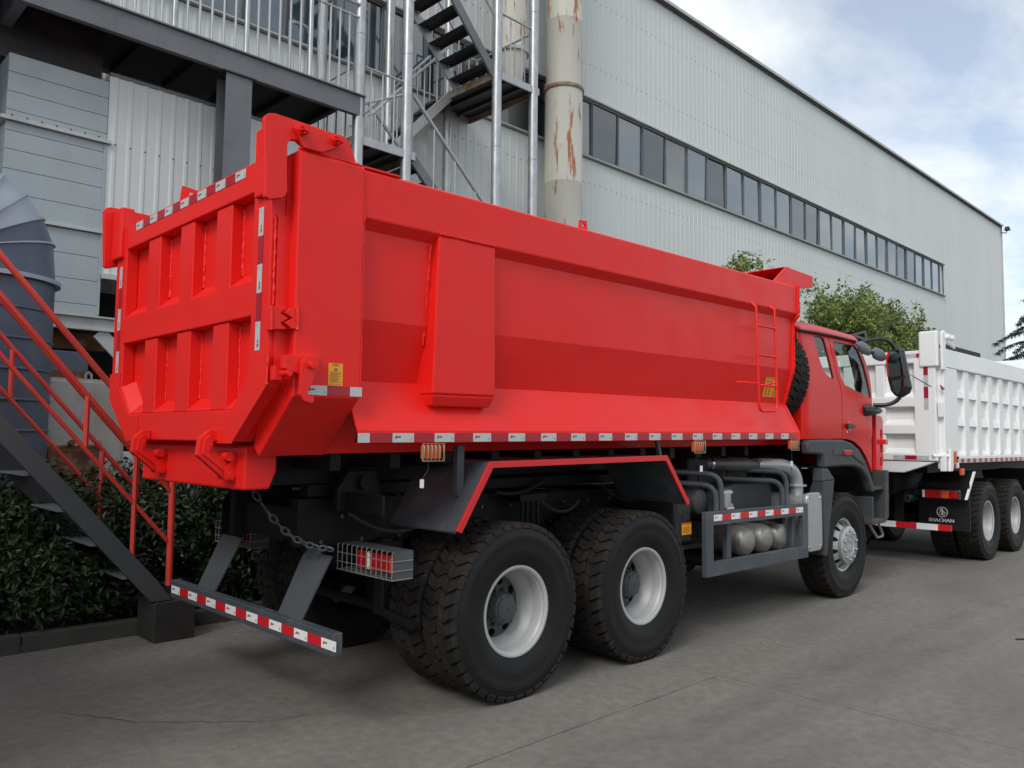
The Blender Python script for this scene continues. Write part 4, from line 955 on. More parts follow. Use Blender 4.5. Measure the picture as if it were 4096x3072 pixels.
# rear wall, floor, roof, front
MB().box(4.17, 4.20, .16, my(.16), 1.66, 2.82).build('rear_wall', 'red_cab', CAB)
for y in (.42, .8, 1.22, 1.64, 2.02):
    MB().box(4.152, 4.1695, y, y + .05, 1.72, 2.70).build('rear_wall_rib', 'red_cab', CAB, bev=.006)
MB().box(4.2, 6.05, .14, my(.14), 1.64, 1.68).build('cab_floor', 'interior_dark', CAB)
rf = MB(); nx, ny = 26, 33; vs_ = []
for i in range(nx):
    x = 4.158 + (5.90 - 4.158) * i / (nx - 1); u = i / (nx - 1)
    crown = 2.90 + .085 * math.sin(min(1, u * 3.4) * math.pi / 2) - .02 * cl((u - .3) / .5) - .13 * cl((u - .86) / .14) ** 2
    edge = 2.815 + .012 * math.sin(u * math.pi) - .0 * u
    if i == 0: crown = 2.86
    for j in range(ny):
        t = -1 + 2 * j / (ny - 1); w = 1.098 - .06 * cl((u - .8) / .2) ** 2
        sx = math.copysign(abs(math.sin(t * math.pi / 2)), t)
        xx = x + .02 * (1 - t * t) * cl(u) - .16 * cl((u - .75) / .25) * abs(t) ** 3
        vs_.append((xx, CY + w * sx, edge + (crown - edge) * (1 - abs(sx) ** 7) ** .6))
fs_ = [(i * ny + j, (i + 1) * ny + j, (i + 1) * ny + j + 1, i * ny + j + 1) for i in range(nx - 1) for j in range(ny - 1)]
rf.add(vs_, fs_)
ro = rf.build('roof', 'red_cab', CAB, smooth=True, angle=70)
so = ro.modifiers.new('solid', 'SOLIDIFY'); so.thickness = .025; so.offset = -1
for Y in (lambda y: y, my):
    MB().tube([(4.16, Y(.128), 2.812), (4.5, Y(.124), 2.822), (5.0, Y(.124), 2.828), (5.55, Y(.135), 2.826), (5.70, Y(.17), 2.80)], .013, 6).build('roof_seam', 'plastic_black', CAB, smooth=True)
MB().lathe([(.001, .05), (.03, .045), (.045, .02), (.048, 0)], o=(4.72, .62, 2.965), ax='z', seg=18).build('roof_lamp', 'red_trim', CAB, smooth=True)
def frontx(y):
    t = abs(y - CY) / 1.14
    return 6.20 - .03 * t ** 2 - .16 * cl((t - .78) / .22) ** 2
fp = MB(); ys = [CY - 1.06 + 2.12 * i / 30 for i in range(31)]
for z0, z1, o1, o2 in ((1.33, 1.66, .0, .01), (1.66, 2.0, .01, 0)):
    fp.add([(frontx(y) + o1, y, z0) for y in ys] + [(frontx(y) + o2, y, z1) for y in ys], [(i, i + 1, 31 + i + 1, 31 + i) for i in range(30)])
fpo = fp.build('front_panel', 'red_cab', CAB, smooth=True, angle=60)
so = fpo.modifiers.new('solid', 'SOLIDIFY'); so.thickness = .04; so.offset = -1
ws = MB(); n = 24; ys = [CY - 1.0 + 2.0 * i / n for i in range(n + 1)]
ws.add([(frontx(y) - .03, y, 2.0) for y in ys] + [(frontx(y) - .42, CY + (y - CY) * .93, 2.80) for y in ys], [(i, i + 1, n + 2 + i, n + 1 + i) for i in range(n)])
ws.build('windscreen', 'cab_glass', CAB, smooth=True)
for Y in (lambda y: y, my):
    MB().hull8([(5.60, Y(.16), 2.83), (5.68, Y(.16), 2.83), (5.76, Y(.30), 2.83), (5.66, Y(.30), 2.83)], [(6.00, Y(.135), 2.0), (6.07, Y(.135), 2.0), (6.15, Y(.26), 2.0), (6.08, Y(.28), 2.0)]).build('windscreen_pillar', 'plastic_black', CAB, bev=.01)
MB().hull8([(5.70, .2, 2.78), (5.70, my(.2), 2.78), (5.82, my(.2), 2.80), (5.82, .2, 2.80)], [(5.66, .2, 2.86), (5.66, my(.2), 2.86), (5.80, my(.2), 2.86), (5.80, .2, 2.86)]).build('windscreen_header', 'red_cab', CAB)
MB().plate([(5.86, 2.0), (6.17, 2.0), (6.17, 1.68), (5.86, 1.68)], .35, my(.35), 'y').build('dashboard', 'interior_dark', CAB, bev=.03)
# seats and wheel
for y in (.62, 1.78):
    SE = MB().box(4.62, 5.1, y - .24, y + .24, 1.68, 1.98).build('seat', 'seat_grey', CAB, bev=.04)
    MB().hull8([(4.50, y - .23, 1.95), (4.64, y - .23, 1.95), (4.64, y + .23, 1.95), (4.50, y + .23, 1.95)], [(4.36, y - .18, 2.48), (4.45, y - .18, 2.48), (4.45, y + .18, 2.48), (4.36, y + .18, 2.48)]).build('seat_back', 'seat_grey', CAB, bev=.03)
lp = [Vector((5.66, 1.78, 2.12)) + Vector((.09 * math.cos(a), .22 * math.sin(a), .2 * math.cos(a))) for a in [2 * math.pi * i / 24 for i in range(25)]]
MB().tube(lp, .016, 8, cap=False).build('steering_wheel', 'plastic_black', CAB, smooth=True)
MB().tube([(5.72, .17, 2.22), (5.67, .17, 2.24), (5.62, .17, 2.32), (5.66, .17, 2.48), (5.72, .17, 2.52)], .012, 8).build('grab_handle', 'plastic_black', CAB, smooth=True)
# black roof visor
VS = MB()
VS.plate([(5.74, 2.93), (6.22, 3.03), (6.26, 2.90)], .27, .285, 'y', [[(5.93, 2.945), (6.16, 2.99), (6.18, 2.935)]])
VS.plate([(5.74, 2.93), (6.22, 3.03), (6.26, 2.90)], my(.285), my(.27), 'y')
VS.hull8([(6.21, .286, 3.03), (6.21, my(.286), 3.03), (6.25, my(.286), 2.90), (6.25, .286, 2.90)], [(6.225, .286, 3.03), (6.225, my(.286), 3.03), (6.265, my(.286), 2.90), (6.265, .286, 2.90)])
VS.build('sun_visor', 'plastic_black', CAB)
# mirrors (the far one is hidden in the photograph)
for Y in (lambda y: y,):
    MR = empty('door_mirror', (6.0, Y(-.15), 2.5), RT)
    def mz(c): return Vector((c.x, Y(c.y), c.z))
    hs = [(-.035, 2.66), (-.075, 2.755), (-.21, 2.77), (-.225, 2.74), (-.30, 2.30), (-.275, 2.235), (-.20, 2.19), (-.125, 2.20), (-.075, 2.27), (-.045, 2.40)]
    MB().plate(hs, 6.0, 6.10, 'x').build('mirror_housing', 'plastic_black', MR, bev=.03, warp=mz)
    g1 = [(-.075, 2.70), (-.09, 2.735), (-.195, 2.735), (-.245, 2.44), (-.08, 2.415), (-.06, 2.5)]
    g2 = [(-.10, 2.385), (-.25, 2.40), (-.262, 2.31), (-.16, 2.225), (-.115, 2.26)]
    for g in (g1, g2): MB().plate(g, 5.990, 5.997, 'x').build('mirror_glass', 'mirror_glass', MR, warp=mz, bev=.002)
    MB().plate([(-.042, 2.66), (-.07, 2.73), (-.085, 2.73), (-.062, 2.60), (-.07, 2.43), (-.052, 2.43)], 5.985, 5.997, 'x').build('mirror_trim', 'red_trim', MR, warp=mz)
    MB().tube([(5.60, Y(.12), 2.80), (5.72, Y(.0), 2.84)] + bez((5.72, Y(0), 2.84), (5.95, Y(-.10), 2.90), (6.05, Y(-.12), 2.75), 6), .022, 8).build('mirror_arm', 'plastic_black', MR, smooth=True)
    MB().tube([(5.95, Y(.10), 2.10), (5.98, Y(-.02), 2.10)] + bez((5.98, Y(-.02), 2.10), (6.03, Y(-.15), 2.12), (6.05, Y(-.18), 2.22), 5), .024, 8).build('mirror_arm', 'plastic_black', MR, smooth=True)
    for (a, b, w_) in (((5.20, -.005, 2.755), (5.60, -.03, 2.68), .068), ((5.56, -.03, 2.70), (5.97, -.06, 2.655), .075)):
        a, b = Vector(a), Vector(b); pts = [a.lerp(b, i / 10) for i in range(11)]
        o_p = MB().tube(pts, [max(.004, w_ * math.sqrt(max(0, 1 - (2 * i / 10 - 1) ** 2)) * (.65 if i < 3 else 1)) for i in range(11)], 12).build('wide_angle_mirror', 'plastic_grey', MR, smooth=True, warp=lambda c, Y=Y: Vector((c.x, Y(-.03 + (c.y + .03) * .55), c.z)))
    MB().tube([(5.56, Y(-.07), 2.675), (5.56, Y(-.0), 2.70), (5.62, Y(.10), 2.79)], .02, 8).build('mirror_joint', 'plastic_black', MR, smooth=True)
    # turn signal pod on the belt line
    pts = [(5.62, Y(.10), 2.025), (5.68, Y(.085), 2.03), (5.85, Y(.07), 2.03), (6.0, Y(.06), 2.035), (6.10, Y(.06), 2.04)]
    MB().tube(pts, [.055, .068, .055, .04, .012], 12).build('signal_pod', 'plastic_black', RT, smooth=True)
# dark plastic mudguard of the front wheel
for Y in (lambda y: y, my):
    FD = empty('front_mudguard', (5.0, Y(.1), 1.4), RT)
    arch_o = [(4.04, 1.655), (4.10, 1.678), (4.60, 1.688), (4.88, 1.688)] + [(5.10, 1.65), (5.28, 1.575), (5.44, 1.455), (5.57, 1.30), (5.66, 1.17), (5.69, 1.10)]
    arch_i = [(5.60, 1.10), (5.56, 1.17), (5.46, 1.285), (5.33, 1.36), (5.18, 1.395), (4.95, 1.405), (4.60, 1.40), (4.38, 1.392), (4.372, 1.515), (4.33, 1.535), (4.04, 1.54)]
    MB().plate(arch_o + arch_i, Y(-.012), Y(.075), 'y').build('mudguard_skirt', 'plastic_dark', FD, bev=.022, smooth=True, angle=40)
    ip = arch_i[:8]
    MB().plate(ip + [(x + .0, z + .012) for x, z in ip[::-1]], Y(.0755), Y(.62), 'y').build('mudguard_liner', 'plastic_black', FD)
    MB().plate([(4.60, 1.59), (5.02, 1.585), (5.20, 1.53), (5.38, 1.41), (5.28, 1.44), (5.08, 1.515), (4.95, 1.53), (4.60, 1.52)], Y(-.022), Y(-.0125), 'y').build('skirt_ridge', 'plastic_dark', FD, bev=.005)
    MB().plate([(4.81, 1.578), (5.035, 1.575), (5.04, 1.535), (4.97, 1.52), (4.84, 1.525)], Y(-.034), Y(-.0125), 'y').build('side_reflector', 'lens_red', FD, bev=.006)
    # rear flap of the arch
    MB().hull8([(4.36, Y(-.01), 1.39), (4.48, Y(-.01), 1.39), (4.48, Y(.10), 1.39), (4.36, Y(.10), 1.39)], [(4.34, Y(-.02), 1.26), (4.62, Y(-.02), 1.27), (4.62, Y(.10), 1.27), (4.34, Y(.10), 1.26)]).build('arch_leg', 'plastic_dark', FD, bev=.01)
    MB().hull8([(4.35, Y(-.015), 1.258), (4.62, Y(-.015), 1.268), (4.60, Y(.10), 1.268), (4.35, Y(.10), 1.258)], [(4.42, Y(.0), .50), (4.455, Y(.0), .50), (4.455, Y(.40), .50), (4.42, Y(.40), .50)]).build('arch_flap', 'plastic_dark', FD, bev=.008)
    # steps
    STP = empty('cab_step', (5.85, Y(.1), .75), RT)
    MB().plate([(5.62, .735), (6.02, .735), (6.10, .80), (6.10, 1.34), (5.86, 1.34), (5.70, 1.22), (5.70, 1.05), (5.62, 1.04)], Y(.30), Y(.38), 'y').build('step_back', 'plastic_black', STP)
    MB().plate([(5.62, .735), (5.66, .735), (5.665, 1.045), (5.63, 1.05)], Y(.0), Y(.299), 'y').build('step_cheek', 'plastic_dark', STP, bev=.008)
    MB().plate([(6.0, .735), (6.10, .80), (6.12, 1.34), (6.03, 1.34)], Y(.0), Y(.299), 'y').build('step_cheek', 'plastic_dark', STP, bev=.008)
    MB().box(5.661, 6.0, min(Y(.005), Y(.299)), max(Y(.005), Y(.299)), .735, .775).build('tread_plate', 'plastic_dark', STP, bev=.004)
    for i in range(5): MB().box(5.68 + i * .06, 5.71 + i * .06, min(Y(.02), Y(.28)), max(Y(.02), Y(.28)), .776, .786).build('tread_bar', 'plastic_grey', STP)
    MB().box(5.70, 6.02, min(Y(.02), Y(.299)), max(Y(.02), Y(.299)), 1.12, 1.155).build('tread_plate', 'plastic_dark', STP, bev=.004)
    MB().tube([(5.66, Y(.06), .74), (5.80, Y(.04), .60), (5.83, Y(.04), .575), (5.98, Y(.04), .575), (6.0, Y(.04), .60), (5.92, Y(.06), .74)], .016, 8).build('step_loop', 'plastic_grey', STP, smooth=True)
    # lower front corner lamps with red fins
    FC = MB().plate([(6.02, 1.335), (6.20, 1.34), (6.235, 1.46), (6.235, 1.92), (6.20, 1.975), (6.03, 1.99)], Y(.10), Y(.15), 'y', [[(6.13, 1.38), (6.19, 1.38), (6.20, 1.49), (6.14, 1.48)], [(6.14, 1.53), (6.20, 1.55), (6.205, 1.66), (6.145, 1.65)], [(6.145, 1.70), (6.205, 1.71), (6.205, 1.82), (6.15, 1.81)]]).build('corner_fin', 'red_trim', CAB, bev=.006)
    MB().box(6.12, 6.21, min(Y(.155), Y(.175)), max(Y(.155), Y(.175)), 1.37, 1.84).build('corner_lamp', 'lens_clear', CAB)
MB().box(6.02, 6.22, .15, my(.15), .72, 1.32).build('front_bumper', 'plastic_dark', RT, bev=.04)
MB().box(6.14, 6.215, .04, .10, 1.64, 1.70).build('corner_bracket', 'red_trim', CAB)
# ------------------------------------------------------------------ white dump truck ahead
WT = thing('dump_truck', 'white dump truck with ribbed square body, seen from behind beyond the red cab', 'dump truck', (10, CY - .15, 0))
DY = -.15
def y2(y): return y + DY
def my2(y): return 2 * CY - y + DY
for x in (9.42, 10.82):
    wheel(WT, 'rear', (x, y2(.145), WZ), 1, x); wheel(WT, 'inner', (x, y2(.49), WZ), 1, x + .1)
    wheel(WT, 'rear', (x, my2(.145), WZ), -1, x); wheel(WT, 'inner', (x, my2(.49), WZ), -1, x)
wheel(WT, 'front', (14.6, y2(.2), WZ), 1); wheel(WT, 'front', (14.6, my2(.2), WZ), -1)
X0, X1, ZB, ZT = 7.53, 13.15, 1.36, 2.905
WB = MB().box(X0 + .12, X1, y2(.062), my2(.062), ZB + .05, ZT - .01).build('dump_body', 'white_paint', WT)
# right side: rail, sill, ribs, horizontal bars, bays
for Y in (y2, my2):
    lo = lambda a, b: (min(Y(a), Y(b)), max(Y(a), Y(b)))
    MB().box(X0 + .10, X1, *lo(-.005, .13), 2.66, ZT).build('top_rail', 'white_paint', WB, bev=.01)
    MB().box(X0 + .52, X1, *lo(.0, .13), ZB + .04, 1.50).build('bottom_rail', 'white_paint', WB, bev=.01)
    MB().box(X0 + .10, X0 + .63, *lo(.0, .0995), 1.33, 2.659).build('rear_post', 'white_paint', WB, bev=.012)
    for i in range(10):
        x = X0 + .96 + i * .545
        MB().box(x, x + .20, *lo(.012, .0995), 1.501, 2.659).build('side_rib', 'white_paint', WB, bev=.012)
        # flared feet of the bays
        xa = x - .345
        for z in (1.501, 1.90, 2.28):
            MB().hull8([(xa + .002, Y(.018), z), (x - .002, Y(.018), z), (x - .002, Y(.0995), z), (xa + .002, Y(.0995), z)],
                       [(xa + .002, Y(.055), z + .12), (x - .002, Y(.055), z + .12), (x - .002, Y(.0995), z + .12), (xa + .002, Y(.0995), z + .12)] if z > 1.6 else [(xa + .002, Y(.085), z + .10), (x - .002, Y(.085), z + .10), (x - .002, Y(.0995), z + .10), (xa + .002, Y(.0995), z + .10)]).build('bay_bar', 'white_paint', WB, bev=.006)
tape('reflective_tape', WT, (X0 + .56, y2(.0), 1.405), (1, 0, 0), (0, -1, 0), .055, [.13, .13] * 19, mats=('tape_white', 'tape_red', 'tape_white', 'tape_white'))
# tailgate
wo = [(y2(.07), 1.43), (my2(.07), 1.43), (my2(.07), 2.885), (y2(.07), 2.885)]
bays = [[(y2(.34), z0), (my2(.34), z0), (my2(.34), z1), (y2(.34), z1)] for z0, z1 in ((2.27, 2.72), (1.90, 2.14), (1.52, 1.78))]
WG = MB().plate(wo, X0, X0 + .09, 'x', bays).build('tailgate', 'white_paint', WT, bev=.014)
MB().plate(wo, X0 + .091, X0 + .115, 'x').build('tailgate_sheet', 'white_paint', WG)
for z0, z1 in ((2.275, 2.715), (1.905, 2.135), (1.525, 1.775)):
    for k in range(3):
        y = y2(.34) + (k + 1) * 1.76 / 4 - .06
        MB().box(X0 + .012, X0 + .09, y, y + .12, z0, z1).build('tailgate_rib', 'white_paint', WG, bev=.012)
    MB().hull8([(X0 + .004, y2(.342), z0 - .004), (X0 + .004, my2(.342), z0 - .004), (X0 + .0905, my2(.342), z0 - .004), (X0 + .0905, y2(.342), z0 - .004)], [(X0 + .008, y2(.342), z0), (X0 + .008, my2(.342), z0), (X0 + .0905, my2(.342), z0 + .07), (X0 + .0905, y2(.342), z0 + .07)]).build('ledge_plate', 'white_paint', WG)
for Y in (y2, my2):
    MB().box(X0 - .03, X0 + .06, min(Y(.03), Y(.26)), max(Y(.03), Y(.26)), 2.66, 3.13).build('hinge_block', 'white_paint', WG, bev=.02)
    MB().plate([(X0 + .02, 2.62), (X0 + .14, 2.62), (X0 + .14, 2.95), (X0 + .17, 3.0), (X0 + .20, 2.99), (X0 + .55, 2.93), (X0 + .35, 3.08), (X0 + .10, 3.14), (X0 + .02, 3.10)], Y(-.02), Y(.01), 'y').build('hinge_plate', 'white_paint', WG, bev=.005)
    for px in (.17, .32):
        MB().tube([(X0 + px, Y(-.02), 3.055), (X0 + px, Y(-.07), 3.055)], .035, 10).build('hinge_pin', 'white_paint', WG, smooth=True)
    MB().box(X0 + .02, X0 + .08, min(Y(.0), Y(.06)), max(Y(.0), Y(.06)), 2.0, 2.2).build('locking_plate', 'white_paint', WG, bev=.01)
    MB().plate([(X0 + .10, 1.30), (X0 + .22, 1.30), (X0 + .24, 1.55), (X0 + .14, 1.60)], Y(-.05), Y(-.02), 'y').build('latch_hook', 'white_paint', WG, bev=.01)
    MB().tube([(X0 - .02, Y(.12), 1.50), (X0 + .14, Y(-.03), 1.50)], .022, 10).build('latch_pin', 'white_paint', WG, smooth=True)
MB().plate([(y2(.10), 1.42), (y2(.25), 1.36), (y2(.5), 1.27), (my2(.5), 1.27), (my2(.25), 1.36), (my2(.1), 1.42)], X0 + .02, X0 + .11, 'x').build('rear_sill', 'white_paint', WT, bev=.01)
MB().box(X0 + .06, X0 + .28, y2(-.01), y2(.06), 1.30, 1.52).build('latch_block', 'white_paint', WT, bev=.01)
sm = dict(mats=('tape_white', 'tape_red', 'print_grey', 'print_grey'))
tape('reflective_tape', WT, (X0, y2(.16), 2.10), (0, 0, 1), (-1, 0, 0), .055, [.15] * 5, up=(0, 1, 0), start=0, **sm)
tape('reflective_tape', WT, (X0, y2(.72), 2.79), (0, -1, 0), (-1, 0, 0), .055, [.12, .15, .15, .15], start=0, **sm)
tape('reflective_tape', WT, (X0, y2(.62), 1.445), (0, -1, 0), (-1, 0, 0), .055, [.15, .15, .15], start=0, **sm)
MB().box(X0 + .50, X0 + .515, y2(-.004), y2(.0), 1.40, 1.56).build('amber_reflector', 'lens_amber', WT)
MB().box(X0 + .40, X0 + .49, y2(-.012), y2(-.001), 1.40, 1.56).build('amber_reflector', 'lens_amber', WT)
MB().box(X0 + .40, X0 + .47, y2(-.014), y2(-.003), 1.335, 1.39).build('red_reflector', 'tape_red', WT)
MB().tube([(X0 + .04, y2(.03), 2.42), (X0 + .04, y2(-.01), 2.36)], [.005, .022], 8).build('warning_sounder', 'print_dark', WT)
MB().tube([(X0 - .004, y2(.62), 2.73), (X0 - .006, y2(.12), 2.40)], .004, 5).build('pull_cable', 'cable', WT)
# canopy over the cab side
cb = MB()
cb.hull8([(X1 - .25, y2(.12), 2.90), (X1 - .25, my2(.12), 2.90), (X1 + .6, my2(.12), 3.14), (X1 + .6, y2(.12), 3.14)], [(X1 - .25, y2(.12), 2.95), (X1 - .25, my2(.12), 2.95), (X1 + .6, my2(.12), 3.26), (X1 + .6, y2(.12), 3.26)])
cb.build('canopy', 'white_paint', WT, bev=.01)
# undercarriage
WC = empty('chassis', (10, CY, .9), WT)
for y in (y2(.8), my2(.8)): MB().box(7.9, 14.9, y - .04, y + .04, .95, 1.25).build('frame_rail', 'chassis_black', WC)
MB().box(8.0, 13.0, y2(.35), my2(.35), 1.26, 1.40).build('sub_frame', 'chassis_black', WC)
for x in (9.42, 10.82, 14.6):
    MB().tube([(x, y2(.3), WZ), (x, CY - .3, WZ), (x, CY, WZ), (x, CY + .2, WZ), (x, my2(.3), WZ)], [.1, .1, .2, .1, .1], 14).build('axle', 'chassis_black', WC, smooth=True)
for Y in (y2, my2):
    lo = lambda a, b: (min(Y(a), Y(b)), max(Y(a), Y(b)))
    MB().box(8.55, 8.57, *lo(.0, .66), .46, 1.12).build('mud_flap', 'plastic_black', WT)
    for (a, b) in (((8.40, .90), (8.79, 1.275)), ((11.75, .90), (11.45, 1.275))):
        MB().hull8([(a[0], Y(-.005), a[1]), (a[0] + .05, Y(-.005), a[1]), (a[0] + .05, Y(.02), a[1]), (a[0], Y(.02), a[1])], [(b[0], Y(-.005), b[1]), (b[0] + .05, Y(-.005), b[1]), (b[0] + .05, Y(.02), b[1]), (b[0], Y(.02), b[1])]).build('mudguard_edge', 'white_paint', WT)
        MB().hull8([(a[0] + .005, Y(.021), a[1]), (a[0] + .045, Y(.021), a[1]), (a[0] + .045, Y(.66), a[1]), (a[0] + .005, Y(.66), a[1])], [(b[0] + .005, Y(.021), b[1]), (b[0] + .045, Y(.021), b[1]), (b[0] + .045, Y(.66), b[1]), (b[0] + .005, Y(.66), b[1])]).build('mudguard_sheet', 'chassis_black', WT)
    MB().box(8.05, 8.12, *lo(-.02, .45), .915, 1.045).build('lamp_housing', 'plastic_black', WT, bev=.01)
    for a, b, m_ in ((.0, .10, 'lens_red'), (.105, .20, 'lens_amber'), (.205, .40, 'lens_red'), (.405, .435, 'lens_clear')):
        MB().box(8.03, 8.049, *lo(a, b), .93, 1.03).build('lamp_lens', m_, WT, bev=.004)
    MB().box(8.27, 8.38, *lo(.0, .04), 1.235, 1.325).build('side_marker_lamp', 'lens_amber', WT, bev=.01)
    MB().box(8.06, 8.9, *lo(.55, .65), .95, 1.02).build('lamp_bracket', 'chassis_black', WC)
# bumper beam striped red and white
BMP = empty('rear_bumper', (8.1, CY, .55), WT)
edges = [-.04, .118] + [.118 + .2735 * k for k in range(1, 8)] + [2.18]
for i in range(len(edges) - 1):
    a, b = edges[i], edges[i + 1]
    MB().box(8.10, 8.16, a, b - .0005, .487, .566).build('bumper_panel', 'tape_bright_red' if i % 2 == 0 else 'tape_bright', BMP)
for y in (y2(.8), my2(.8)): MB().box(8.165, 8.24, y - .05, y + .05, .50, .96).build('bumper_stay', 'chassis_black', BMP)
# maker's name and round emblem on the mud flap
MBX = Matrix(((0, 0, -1, 0), (-1, 0, 0, 0), (0, 1, 0, 0), (0, 0, 0, 1)))
EMB = MB()
NX = 8.548
ey, ez = .202, .706
ring = circ(ey, ez, .073, 28)
EMB.plate(ring, NX - .004, NX, 'x', [circ(ey, ez, .062, 28)])
sv = lambda p: (ey - p[0] * .045, ez + p[1] * .045)
EMB.plate([sv(p) for p in [(.3, 1.1), (-.45, 1.1), (-.75, .1), (-.1, .1), (-.45, -1.0), (.1, -.9), (.6, .45), (.1, .45)]], NX - .004, NX, 'x')
EMB.plate([sv(p) for p in [(.55, .1), (1.0, .0), (.7, -.75), (.1, -1.15), (.35, -.6), (.7, -.4)]], NX - .004, NX, 'x')
EMB.plate([sv(p) for p in [(-1.0, -.15), (-.75, -.1), (-.6, -.8), (-.8, -.6)]], NX - .004, NX, 'x')
EMB.build('round_emblem', 'tape_bright', WT)
tm = text_mesh('SHACMAN', .062, 'tape_bright', 'lettering', bold=.0018, sx=1.12)
obj('lettering', tm, WT, (NX - .002, .215, .588), MBX)

# unseen copy of the white truck, added to shade the ground and hedge
def copy_tree(o, Mx, parent=None):
    c = o.copy(); col.objects.link(c); W2 = Mx @ WM[o]; WM[c] = W2
    if parent is not None: c.parent = parent; c.matrix_parent_inverse = WM[parent].inverted()
    c.matrix_basis = W2
    for ch in [q for q in KIDS.get(o, [])]: copy_tree(ch, Mx, c)
    return c
KIDS = {}
for q in list(WM):
    if q.parent is not None: KIDS.setdefault(q.parent, []).append(q)
SHADE_TRUCK = copy_tree(WT, Matrix.Translation((X0 - 4.05, 2 * CY, 0)) @ Matrix.Rotation(math.pi, 4, 'Z'))
SHADE_TRUCK['label'] = 'unseen copy of the white dump truck, added behind the red truck to cast shade'
# ------------------------------------------------------------------ ground
struct(MB().quad((-400, -400, -.05), (700, -400, -.05), (700, 400, -.05), (-400, 400, -.05)).build('ground', 'joint_dark', recalc=False))
PV = struct(MB().box(-14, 60, -16, 3.30, -.045, -.020).build('pavement', 'joint_dark'))
def slab(x0, x1, y0, y1):
    g = .006; n = 26
    def edge(a, b, k):
        out = []
        for i in range(n):
            t = i / n; p = Vector(a).lerp(Vector(b), t); j = .012 * noise.noise(Vector((p.x * 3.1, p.y * 3.1, k)))
            nrm = Vector((b[1] - a[1], a[0] - b[0])).normalized(); out.append((p.x + nrm.x * j, p.y + nrm.y * j))
        return out
    c = [(x0 + g, y0 + g), (x1 - g, y0 + g), (x1 - g, y1 - g), (x0 + g, y1 - g)]
    pts = edge(c[0], c[1], 1) + edge(c[1], c[2], 2) + edge(c[2], c[3], 3) + edge(c[3], c[0], 4)
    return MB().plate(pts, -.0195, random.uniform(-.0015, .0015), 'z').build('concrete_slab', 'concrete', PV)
xs = [1.43 + 5.4 * i for i in range(-3, 11)]; ys = [3.30, -.56, -4.6, -9.0, -15.5]
for a, b in zip(xs, xs[1:]):
    if a > 1.0: continue
    for c, d in zip(ys, ys[1:]):
        slab(a, b, d, c)
xs2 = [1.43, 14.2, 27.0, 42.0, 58.0]; ys2 = [3.30, -5.2, -15.5]
for a, b in zip(xs2, xs2[1:]):
    for c, d in zip(ys2, ys2[1:]):
        slab(a, b, d, c)
def crack(pts, seed):
    rgk = random.Random(seed); out = []
    for (a, b) in zip(pts, pts[1:]):
        for i in range(14):
            t = i / 14; out.append((a[0] + (b[0] - a[0]) * t + rgk.gauss(0, .010), a[1] + (b[1] - a[1]) * t + rgk.gauss(0, .010)))
    out.append(pts[-1]); m = MB(); vs_ = []; fs_ = []
    for i, p in enumerate(out):
        q = out[min(i + 1, len(out) - 1)]; o2 = out[max(i - 1, 0)]; d = Vector((q[0] - o2[0], q[1] - o2[1])).normalized(); w = .0018 * rgk.uniform(.3, 1.5) * math.sin(math.pi * (i + .5) / len(out)) + .0006
        vs_ += [(p[0] - d.y * w, p[1] + d.x * w, .0035), (p[0] + d.y * w, p[1] - d.x * w, .0035)]
    for i in range(len(out) - 1): fs_.append((2 * i, 2 * i + 1, 2 * i + 3, 2 * i + 2))
    m.add(vs_, fs_).build('crack', 'joint_dark', PV)
crack([(-2.3, 1.9), (-1.9, 1.2), (-1.35, .72), (-.9, .60)], 1)
BED = struct(MB().plate([(-14, 3.42), (50, 3.42), (50, 7.95), (-14, 7.95)], -.04, .06, 'z').build('planting_bed', 'soil'))
KB = struct(MB().box(-14, 50, 3.31, 3.40, -.04, .05).build('kerb', 'kerb'))
for i in range(40):
    x = -14 + i * 1.0
    MB().box(x + .004, x + .996, 3.302, 3.41, -.02, .13 + random.uniform(-.006, .006)).build('kerb_stone', 'kerb', KB, bev=.012)

# ------------------------------------------------------------------ factory building
FB = thing('factory_building', 'long pale grey corrugated steel factory hall with a ribbon of dark windows', 'building', (18, 8, 0))
PX = .2
def corrug(x0, x1, z0, z1, name='cladding', y=8.0, PX=.2, FB=FB):
    n0 = math.floor(x0 / PX); pts = []
    x = x0
    pts.append((x0, y))
    k = n0 + 1
    while k * PX < x1 - .03:
        c = k * PX
        if c - .03 > x0: pts += [(c - .034, y), (c - .014, y - .009), (c + .014, y - .009), (c + .034, y)]
        k += 1
    pts.append((x1, y))
    m = len(pts)
    return MB().add([(p[0], p[1], z0) for p in pts] + [(p[0], p[1], z1) for p in pts], [(i, i + 1, m + i + 1, m + i) for i in range(m - 1)]).build(name, 'wall_sheet', FB)
XA, XW, XB = -9.0, 33.98, 42.95
corrug(XA, 4.9, 0, 8.06); corrug(4.9, 19.9, 0, 8.06); corrug(19.9, XW, 0, 8.06)
corrug(XA, 12.9, 9.50, 13.0); corrug(12.9, XW, 9.50, 13.0); corrug(XW, XB, 0, 13.0)
MB().box(XA, XB - .02, 8.06, 30, 0, 13.02).build('hall_core', 'wall_sheet', FB)
MB().box(XB - .02, XB + .05, 7.94, 8.5, 0, 13.06).build('corner_trim', 'flashing', FB)
MB().plate([(7.86, 12.90), (7.86, 12.985), (8.3, 13.03), (8.3, 12.99), (7.90, 12.95)], XA, XB + .06, 'x').build('roof_flashing', 'flashing', FB)
MB().box(XA, XB, 7.93, 7.97, 12.86, 12.895).build('gutter', 'gutter_dark', FB)
MB().hexa([(XA, 8.3), (XB, 8.3), (XB, 30), (XA, 30)], 13.021, 13.2).build('roof', 'gutter_dark', FB)
